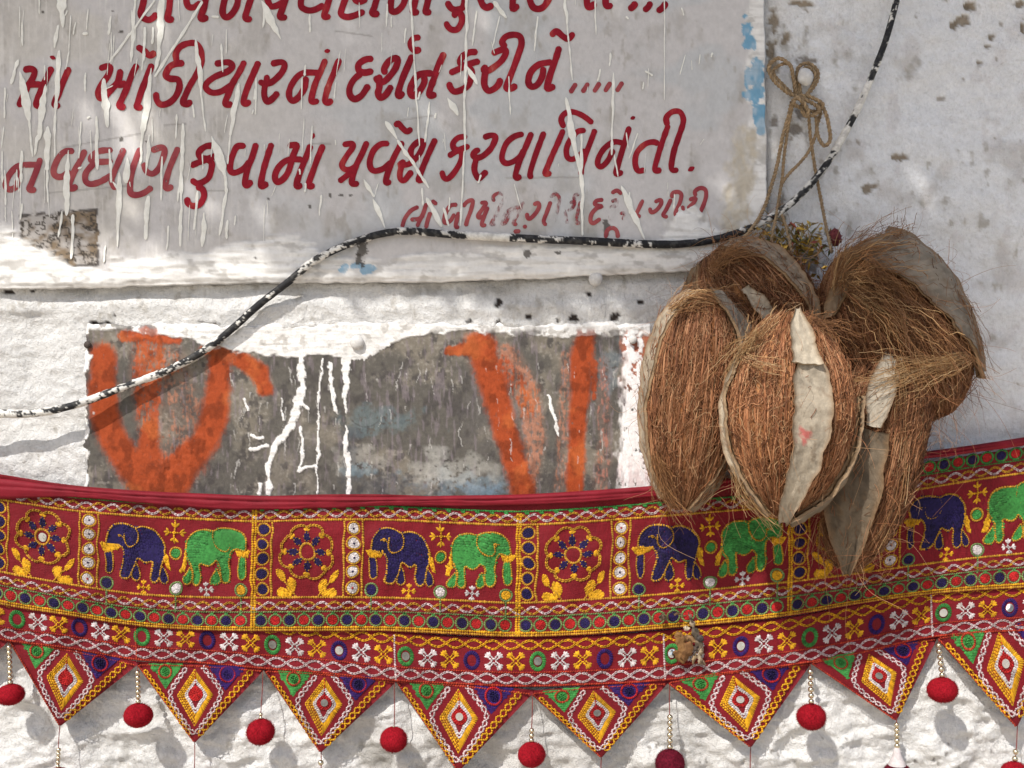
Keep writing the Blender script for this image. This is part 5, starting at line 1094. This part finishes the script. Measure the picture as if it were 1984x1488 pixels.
# ================================================================== husked coconuts
fib_m = mat_attr("coir", .85, .28, 260, [(300, .0008, (1, 1, .2))], spec=.15)
hair_m, nt, b = mat_new("coir_hair"); at = nt.nodes.new("ShaderNodeAttribute"); at.attribute_name = 'Col'; nt.links.new(at.outputs[0], b.inputs["Base Color"]); b.inputs["Roughness"].default_value = .6; b.inputs["Specular IOR Level"].default_value = .3
skin_m = mat_attr("husk_skin", .75, .22, 130, [(180, .0012, (1, 1, .5)), (40, .002, None)], spec=.2)
FIB = np.array([(0.31, 0.130, 0.055), (0.20, 0.075, 0.030), (0.42, 0.205, 0.098), (0.11, 0.042, 0.018), (0.44, 0.265, 0.135)])
class Nut:
    def __init__(s, px, py, d, a, bdep, c, roll, seed, label, dark=0.0, pw=(2.2, 2.0), lobe=.05, pitch=0.0):
        k = S * (D - d) / D; s.a, s.b, s.c = a * k, bdep, c * k; s.O = PW(px, py, d); s.r = math.radians(roll); s.seed = seed; s.pw = pw; s.lobe = lobe; s.dark = dark; s.pitch = math.radians(pitch)
        s.root = empty("coconut", s.O + np.array([0, 0, -s.c]), label, "coconut", "coconuts hanging from the peg"); s.g = np.random.default_rng(seed)
    def surf(s, th, t, off=0.0):
        """th longitude (0 faces the viewer, + to the right), t in -1..1 bottom to top"""
        th, t, off = np.broadcast_arrays(np.asarray(th, float), np.asarray(t, float), np.asarray(off, float))
        p = np.where(t > 0, s.pw[0], s.pw[1]); r = np.power(np.clip(1 - np.power(np.abs(t), p), 0, 1), .62)
        r = r * (1 + s.lobe * np.cos(3 * th + s.seed)) + .0
        big = 1 + .09 * (fbm(np.cos(th) + 5, t * 1.3 + np.sin(th), s.seed, 2) - .5)
        x = (s.a * r * big + off) * np.sin(th); y = -(s.b * r * big + off) * np.cos(th); z = s.c * t + off * .6 * t
        cp_, sp_ = math.cos(s.pitch), math.sin(s.pitch); y, z = y * cp_ - z * sp_, y * sp_ + z * cp_
        cr, sr = math.cos(s.r), math.sin(s.r); return np.stack([s.O[0] + x * cr + z * sr, s.O[1] + y, s.O[2] - x * sr + z * cr], -1)
    def husk(s):
        nt_, nz = 150, 80; th = np.linspace(-np.pi, np.pi, nt_, endpoint=False); t = np.sin(np.linspace(-np.pi / 2, np.pi / 2, nz)) * .995
        Tt, Th = np.meshgrid(t, th, indexing='ij'); gro = fbm((Th + .12 * np.sin(Tt * 4)) * 15 + 40, Tt * 2.2, s.seed + 5, 4); fine = fbm(Th * 38 + 90, Tt * 3.5, s.seed + 6, 3)
        V = s.surf(Th, Tt, (gro - .5) * .010 + (fine - .5) * .004 - .001); i, j = np.meshgrid(np.arange(nz - 1), np.arange(nt_), indexing='ij'); F = np.stack([i*nt_+j, i*nt_+(j+1) % nt_, (i+1)*nt_+(j+1) % nt_, (i+1)*nt_+j], -1).reshape(-1, 4)
        c = np.empty(Th.shape + (3,)); c[:] = (0.30, 0.118, 0.042); c = mixc(c, (0.05, 0.02, 0.008), sstep(.54, .36, gro)); c = mixc(c, (0.52, 0.25, 0.105), .8 * sstep(.52, .68, fine)); c = c * (1 - .5 * s.dark); c = mixc(c, (0.10, .055, .03), .8 * s.dark * sstep(.35, .6, fbm(Th * 2, Tt * 2, s.seed + 8, 3)))  # browner rear nuts; shade in grooves and gaps also darkened into the colour
        part("fibre_core", V, F, fib_m, s.root, c.reshape(-1, 3))
        return s
    def fibres(s, n=2300,  nl=170, spread=1.0, ths=(-2.2, 2.2), tone=0.0):
        g = s.g; M = 7; mb = MB()
        th0 = g.uniform(*ths, n); t0 = g.uniform(-.97, .95, n); n = int(n * 1.3); th0 = g.uniform(*ths, n); t0 = g.uniform(-.97, .95, n); L = g.uniform(.06, .34, n); u = np.linspace(0, 1, M)[None]
        t = np.clip(t0[:, None] + L[:, None] * (u - .5) * 1.0, -.985, .985); th = th0[:, None] + g.normal(size=(n, 1)) * .16 * (u - .5) + g.normal(size=(n, M)) * .020 + np.sin(u * 6 + g.random((n, 1)) * 6) * .012
        off = .0012 + g.random((n, 1)) * .0028 * np.sin(np.pi * u) + (g.random((n, 1)) < .10) * u ** 2 * g.uniform(.002, .010, (n, 1)) * spread
        P = s.surf(th, t, off); V, F = tubes(P, g.uniform(.00018, .00045, n), 3); ci = g.choice(5, n, p=[.36, .28, .18, .12, .06]); col = FIB[ci] * g.uniform(.7, 1.15, (n, 1)) * (1 - .62 * s.dark) + tone * np.array([.07, .05, .03])  # fibre colour lowered too, for the dark gaps between nuts
        mb.add(V, F, np.repeat(col, M * 3, 0))
        nk = 420; th0 = g.uniform(*ths, nk); t0 = g.uniform(-.9, .85, nk); L = g.uniform(.3, .9, nk); u = np.linspace(0, 1, 12)[None]
        t = np.clip(t0[:, None] + L[:, None] * (u - .5), -.985, .985); th = th0[:, None] + g.normal(size=(nk, 1)) * .05 * (u - .5) + np.sin(u * 5 + g.random((nk, 1)) * 6) * .012
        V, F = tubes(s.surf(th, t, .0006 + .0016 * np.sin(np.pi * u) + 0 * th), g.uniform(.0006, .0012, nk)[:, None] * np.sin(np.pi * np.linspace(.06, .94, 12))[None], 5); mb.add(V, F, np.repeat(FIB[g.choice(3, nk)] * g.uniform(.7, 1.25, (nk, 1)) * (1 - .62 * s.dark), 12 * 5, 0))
        # matted short hairs lying every way
        nm_ = 1500; th0 = g.uniform(*ths, nm_); t0 = g.uniform(-.93, .93, nm_); an = g.normal(size=nm_) * .9; ln = g.uniform(.006, .02, nm_); u = np.linspace(-.5, .5, 8)[None]
        cv = g.normal(size=(nm_, 1)) * 2.2; aa = an[:, None] + cv * u; st_ = np.cumsum(np.cos(aa), 1) / 8; sx_ = np.cumsum(np.sin(aa), 1) / 8
        P = s.surf(th0[:, None] + sx_ * ln[:, None] / s.a, np.clip(t0[:, None] + st_ * ln[:, None] / s.c, -.98, .98), .0022 + g.random((nm_, 1)) * .0035 * (1 - 2 * np.abs(u)))
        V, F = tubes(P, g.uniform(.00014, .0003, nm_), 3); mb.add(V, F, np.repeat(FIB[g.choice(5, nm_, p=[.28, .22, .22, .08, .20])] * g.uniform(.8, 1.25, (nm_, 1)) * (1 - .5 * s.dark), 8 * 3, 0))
        # loose curling hairs
        M2 = 10; th0 = g.uniform(*ths, nl); t0 = np.clip(g.choice([-1, 1, 0], nl, p=[.34, .30, .36]) * g.uniform(.55, .97, nl) + g.uniform(-.3, .3, nl), -.97, .97)
        B = s.surf(th0, t0, .001); N = s.surf(th0, t0, .004) - B; N /= np.linalg.norm(N, axis=1, keepdims=True); up = s.surf(th0, np.clip(t0 + .05, -.99, .99), .001) - B; up /= np.linalg.norm(up, axis=1, keepdims=True) + 1e-9; up *= np.sign(g.normal(size=(nl, 1)) + np.sign(t0)[:, None] * .8)
        dirv = N * g.uniform(.25, .9, (nl, 1)) + up * g.uniform(.3, 1., (nl, 1)) + g.normal(size=(nl, 3)) * .35; dirv /= np.linalg.norm(dirv, axis=1, keepdims=True); ln = g.gamma(2.2, .012, nl)[:, None] * spread
        curl = np.cross(dirv, g.normal(size=(nl, 3))); curl /= np.linalg.norm(curl, axis=1, keepdims=True); u = np.linspace(0, 1, M2)[None, :, None]; cb = g.uniform(.1, .6, (nl, 1, 1))
        P = B[:, None] + ln[:, None] * (dirv[:, None] * u + curl[:, None] * cb * np.sin(u * g.uniform(1.5, 4.5, (nl, 1, 1)))  ) + np.array([0, 0, -1.0]) * (u ** 2) * ln[:, None] * .25
        P[:, :, 1] = np.minimum(P[:, :, 1], -.008); V, F = tubes(P, np.repeat(g.uniform(.00014, .0003, nl)[:, None], M2, 1) * np.linspace(1, .5, M2)[None], 3); col = FIB[g.choice([0, 1, 2, 4], nl, p=[.3, .2, .3, .2])] * g.uniform(.8, 1.3, (nl, 1)); mb.add(V, F, np.repeat(col, M2 * 3, 0))
        V, F, c = mb.get(); part("fibres", V, F, hair_m, s.root, c, kind="stuff"); return s
    def skin(s, pts, col=(0.44, 0.365, 0.27), off=.0035, curl=.004, stain=.5, seed=0, red=None, crack=None, label=None):
        """strip of outer husk skin: pts = list of (t, left deg, right deg)"""
        pts = np.array(pts, float); pts = pts[np.argsort(pts[:, 0])]; n, m = 70, 15; t = np.linspace(pts[0, 0], pts[-1, 0], n); l = np.radians(hermite(t, pts[:, 0], pts[:, 1])); r = np.radians(hermite(t, pts[:, 0], pts[:, 2]))
        l = l + (fbm(t * 7, t * 0 + 2, s.seed + seed, 3) - .5) * .10 + (fbm(t * 40, t * 0 + 2, s.seed + seed, 2) - .5) * .02; r = r + (fbm(t * 7, t * 0 + 7, s.seed + seed + 1, 3) - .5) * .10 + (fbm(t * 40, t * 0 + 9, s.seed + seed, 2) - .5) * .02
        v = np.linspace(0, 1, m); Th = l[:, None] + (r - l)[:, None] * v[None]; Tt = np.repeat(t[:, None], m, 1) + (fbm(Th * 9, Th * 0, s.seed + seed + 2, 2) - .5) * .03 * np.abs(np.linspace(-1, 1, n))[:, None] ** 6
        e = np.abs(v - .5) * 2; rim = e[None] ** 6 * curl + (fbm(Th * 7, Tt * 8, s.seed + seed + 3, 3) - .5) * .0045 + np.linspace(-1, 1, n)[:, None] ** 8 * curl * .5
        of = off + rim; Vt = s.surf(Th, Tt, of); Vb = s.surf(Th, Tt, of - .0042); nn = n * m
        c = np.empty(Th.shape + (3,)); c[:] = col; f1 = fbm(Th * 6, Tt * 5, s.seed + seed + 4, 5); f2 = fbm(Th * 20, Tt * 16, s.seed + seed + 5, 5)
        c = mixc(c, np.array(col) * .52, stain * sstep(.42, .66, f1)); c = mixc(c, np.array(col) * 1.28, .5 * sstep(.52, .66, f2)); c = mixc(c, (0.16, .10, .055), .7 * sstep(.62, .74, fbm(Th * 14, Tt * 14, s.seed + seed + 6, 4)) * stain)
        c = mixc(c, (0.22, .13, .065), .7 * sstep(.78, 1.0, np.repeat(e[None], n, 0)))
        if red is not None: c = mixc(c, (0.50, .09, .085), .75 * sstep(1.1, .5, np.hypot((np.degrees(Th) - red[1]) / 6.5, (Tt - red[0]) / .075) + (f2 - .5) * 2.2))
        if crack is not None: c = mixc(c, (0.04, .03, .02), sstep(2.2, .8, np.abs(np.degrees(Th) - crack[0] - (Tt - crack[2]) * 6)) * sstep(crack[1], crack[1] + .03, Tt) * sstep(crack[2], crack[2] - .03, Tt))
        F = [grid_faces(n, m)[:, ::-1], grid_faces(n, m, nn)]
        for a, fl_ in ((np.arange(n) * m, 0), (np.arange(n) * m + m - 1, 1), (np.arange(m), 1), ((n - 1) * m + np.arange(m), 0)):
            q = np.stack([a[:-1], a[1:], a[1:] + nn, a[:-1] + nn], 1); F.append(q if fl_ else q[:, ::-1])
        part("husk_strip", np.vstack([Vt.reshape(-1, 3), Vb.reshape(-1, 3)]), F, skin_m, s.root, np.vstack([c.reshape(-1, 3), np.tile((0.30, .20, .11), (nn, 1))]), label=label); return s
PALE = (0.37, 0.315, 0.24); GREY = (0.135, 0.103, 0.07)
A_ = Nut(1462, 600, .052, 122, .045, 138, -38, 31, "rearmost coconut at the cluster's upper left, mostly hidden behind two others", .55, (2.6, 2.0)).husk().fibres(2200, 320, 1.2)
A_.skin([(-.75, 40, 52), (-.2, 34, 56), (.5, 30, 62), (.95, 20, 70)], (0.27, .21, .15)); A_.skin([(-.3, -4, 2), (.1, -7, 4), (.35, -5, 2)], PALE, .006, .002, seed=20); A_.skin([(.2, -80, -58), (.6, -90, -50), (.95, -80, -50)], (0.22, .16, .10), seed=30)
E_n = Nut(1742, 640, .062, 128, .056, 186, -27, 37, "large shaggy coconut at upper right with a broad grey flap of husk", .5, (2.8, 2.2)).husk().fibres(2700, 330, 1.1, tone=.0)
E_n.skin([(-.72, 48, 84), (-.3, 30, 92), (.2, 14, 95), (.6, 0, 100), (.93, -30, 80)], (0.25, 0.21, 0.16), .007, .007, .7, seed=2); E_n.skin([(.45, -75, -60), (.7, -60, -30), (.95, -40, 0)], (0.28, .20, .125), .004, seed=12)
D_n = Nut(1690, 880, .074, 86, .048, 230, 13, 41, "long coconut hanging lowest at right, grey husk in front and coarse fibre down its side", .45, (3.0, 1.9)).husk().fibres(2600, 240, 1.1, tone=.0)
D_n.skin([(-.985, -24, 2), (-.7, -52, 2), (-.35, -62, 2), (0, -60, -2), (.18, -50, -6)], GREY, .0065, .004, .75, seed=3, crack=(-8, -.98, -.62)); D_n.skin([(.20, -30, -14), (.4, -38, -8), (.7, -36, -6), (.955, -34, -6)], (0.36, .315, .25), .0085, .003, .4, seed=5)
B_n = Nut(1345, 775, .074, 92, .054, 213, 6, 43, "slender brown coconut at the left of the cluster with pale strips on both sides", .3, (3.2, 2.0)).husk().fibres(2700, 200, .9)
B_n.skin([(-.88, -80, -70), (-.2, -90, -72), (.4, -86, -62), (.75, -80, -50), (.965, -70, -20)], (0.32, .265, .195), .004, .003, .6, seed=1); B_n.skin([(.12, 52, 60), (.4, 38, 60), (.7, 26, 62), (.955, 0, 66)], PALE, .006, .006, .4, seed=4); B_n.skin([(-.975, 10, 60), (-.7, 34, 74), (-.3, 50, 82), (.1, 62, 84)], (0.21, .16, .11), .003, .003, .7, seed=9)
C_n = Nut(1524, 804, .122, 121, .066, 199, 2.5, 47, "front middle coconut with a broad pale husk strip marked red down its centre", 0., (2.0, 1.75)).husk().fibres(3200, 220, .8)
C_n.skin([(-.985, -22, 4), (-.7, -14, 12), (-.3, -8, 21), (.1, -7, 23), (.42, -7, 22), (.52, -4, 18)], PALE, .0075, .003, .6, seed=1, red=(-.16, 2)); C_n.skin([(.46, -10, 15), (.62, -11, 13), (.8, -12, 9), (.955, -6, 4)], (0.39, .335, .255), .0115, .004, .25, seed=5)
C_n.skin([(-.93, -50, -40), (-.6, -66, -56), (-.1, -76, -66), (.3, -74, -67), (.58, -66, -60)], (0.37, .31, .23), .005, .004, .4, seed=8); C_n.skin([(-.985, 0, 20), (-.85, 34, 50), (-.5, 58, 70), (-.1, 72, 82), (.2, 80, 86)], (0.34, .285, .21), .007, .005, .4, seed=10)
# tufts pulled out of the husks
def tuft(nut, pts, d0, d1, n, w, L0, cols, seed, r=(.00016, .00034)):
    g = np.random.default_rng(seed); base = smooth_path(np.column_stack([np.array(pts, float), np.linspace(d0, d1, len(pts)) / S]), 4.); M = 16; H = []
    for k in range(n):
        a = g.uniform(0, .45) * len(base) * (g.random() < .6); z = min(len(base) - 1, a + g.uniform(L0, 1) * len(base)); q = base[np.linspace(a, z, M).astype(int)]; sp = np.linspace(.5, 1.3, M)[:, None]
        o = g.normal(size=(1, 3)) * w * sp; wob = np.cumsum(np.cumsum(g.normal(size=(M, 3)) * w * .03, 0), 0) + np.cumsum(g.normal(size=(M, 3)) * w * .16, 0); q = q + o + wob; H.append(PW(q[:, 0], q[:, 1], q[:, 2] * S))
    V, F = tubes(np.array(H), g.uniform(*r, n), 3); col = np.array(cols)[g.integers(0, len(cols), n)] * g.uniform(.75, 1.2, (n, 1)); part("fibre_tuft", V, F, hair_m, nut.root, np.repeat(col, M * 3, 0), kind="stuff")
LT = [(0.42, .255, .115), (0.34, .185, .075), (.48, .32, .165)]; MD = [(0.22, .10, .036), (0.28, .14, .055), (.15, .066, .026)]
tuft(E_n, [(1870, 690), (1830, 705), (1780, 715), (1730, 730), (1690, 742)], .122, .135, 90, 14, .5, LT, 3)
tuft(E_n, [(1700, 736), (1660, 738), (1612, 746)], .135, .15, 8, 3, .8, LT, 4)
tuft(E_n, [(1650, 560), (1710, 590), (1770, 640), (1830, 700)], .118, .122, 160, 22, .3, MD + LT[:1], 5); tuft(E_n, [(1680, 500), (1740, 560), (1800, 640), (1850, 740)], .116, .112, 170, 24, .3, MD, 6)
tuft(D_n, [(1742, 700), (1746, 800), (1742, 900), (1725, 985), (1685, 1055)], .118, .10, 200, 7, .3, MD + MD + LT, 7, (.00018, .0004)); tuft(D_n, [(1625, 960), (1600, 1030), (1608, 1090)], .09, .08, 60, 10, .4, MD, 8)
tuft(C_n, [(1470, 640), (1440, 670), (1412, 720)], .165, .15, 45, 9, .4, LT, 9); tuft(C_n, [(1560, 640), (1590, 625), (1630, 650)], .15, .145, 60, 12, .3, MD, 10); tuft(C_n, [(1450, 680), (1480, 640), (1510, 615)], .155, .14, 80, 11, .3, LT + MD, 21); tuft(C_n, [(1420, 900), (1440, 960), (1480, 1000), (1500, 1020)], .145, .13, 60, 7, .3, LT, 11)
tuft(C_n, [(1440, 690), (1470, 705), (1510, 712)], .182, .19, 26, 7, .4, LT + MD, 12); tuft(E_n, [(1700, 480), (1740, 455), (1740, 430)], .09, .08, 40, 10, .4, MD, 13); tuft(E_n, [(1850, 560), (1885, 640), (1900, 720)], .10, .09, 40, 9, .3, MD, 14)
tuft(E_n, [(1620, 560), (1640, 505), (1690, 478), (1750, 468)], .105, .105, 150, 13, .3, MD + LT[:1], 31); tuft(E_n, [(1640, 540), (1690, 530), (1750, 545)], .118, .12, 120, 14, .3, MD + LT[:1], 32); tuft(A_, [(1380, 520), (1420, 490), (1470, 480)], .095, .095, 110, 11, .3, MD, 33)
tuft(B_n, [(1300, 600), (1350, 572), (1400, 578)], .118, .12, 90, 9, .3, MD + LT[:1], 34); tuft(B_n, [(1270, 880), (1290, 950), (1330, 1000)], .11, .10, 70, 10, .3, MD, 35)
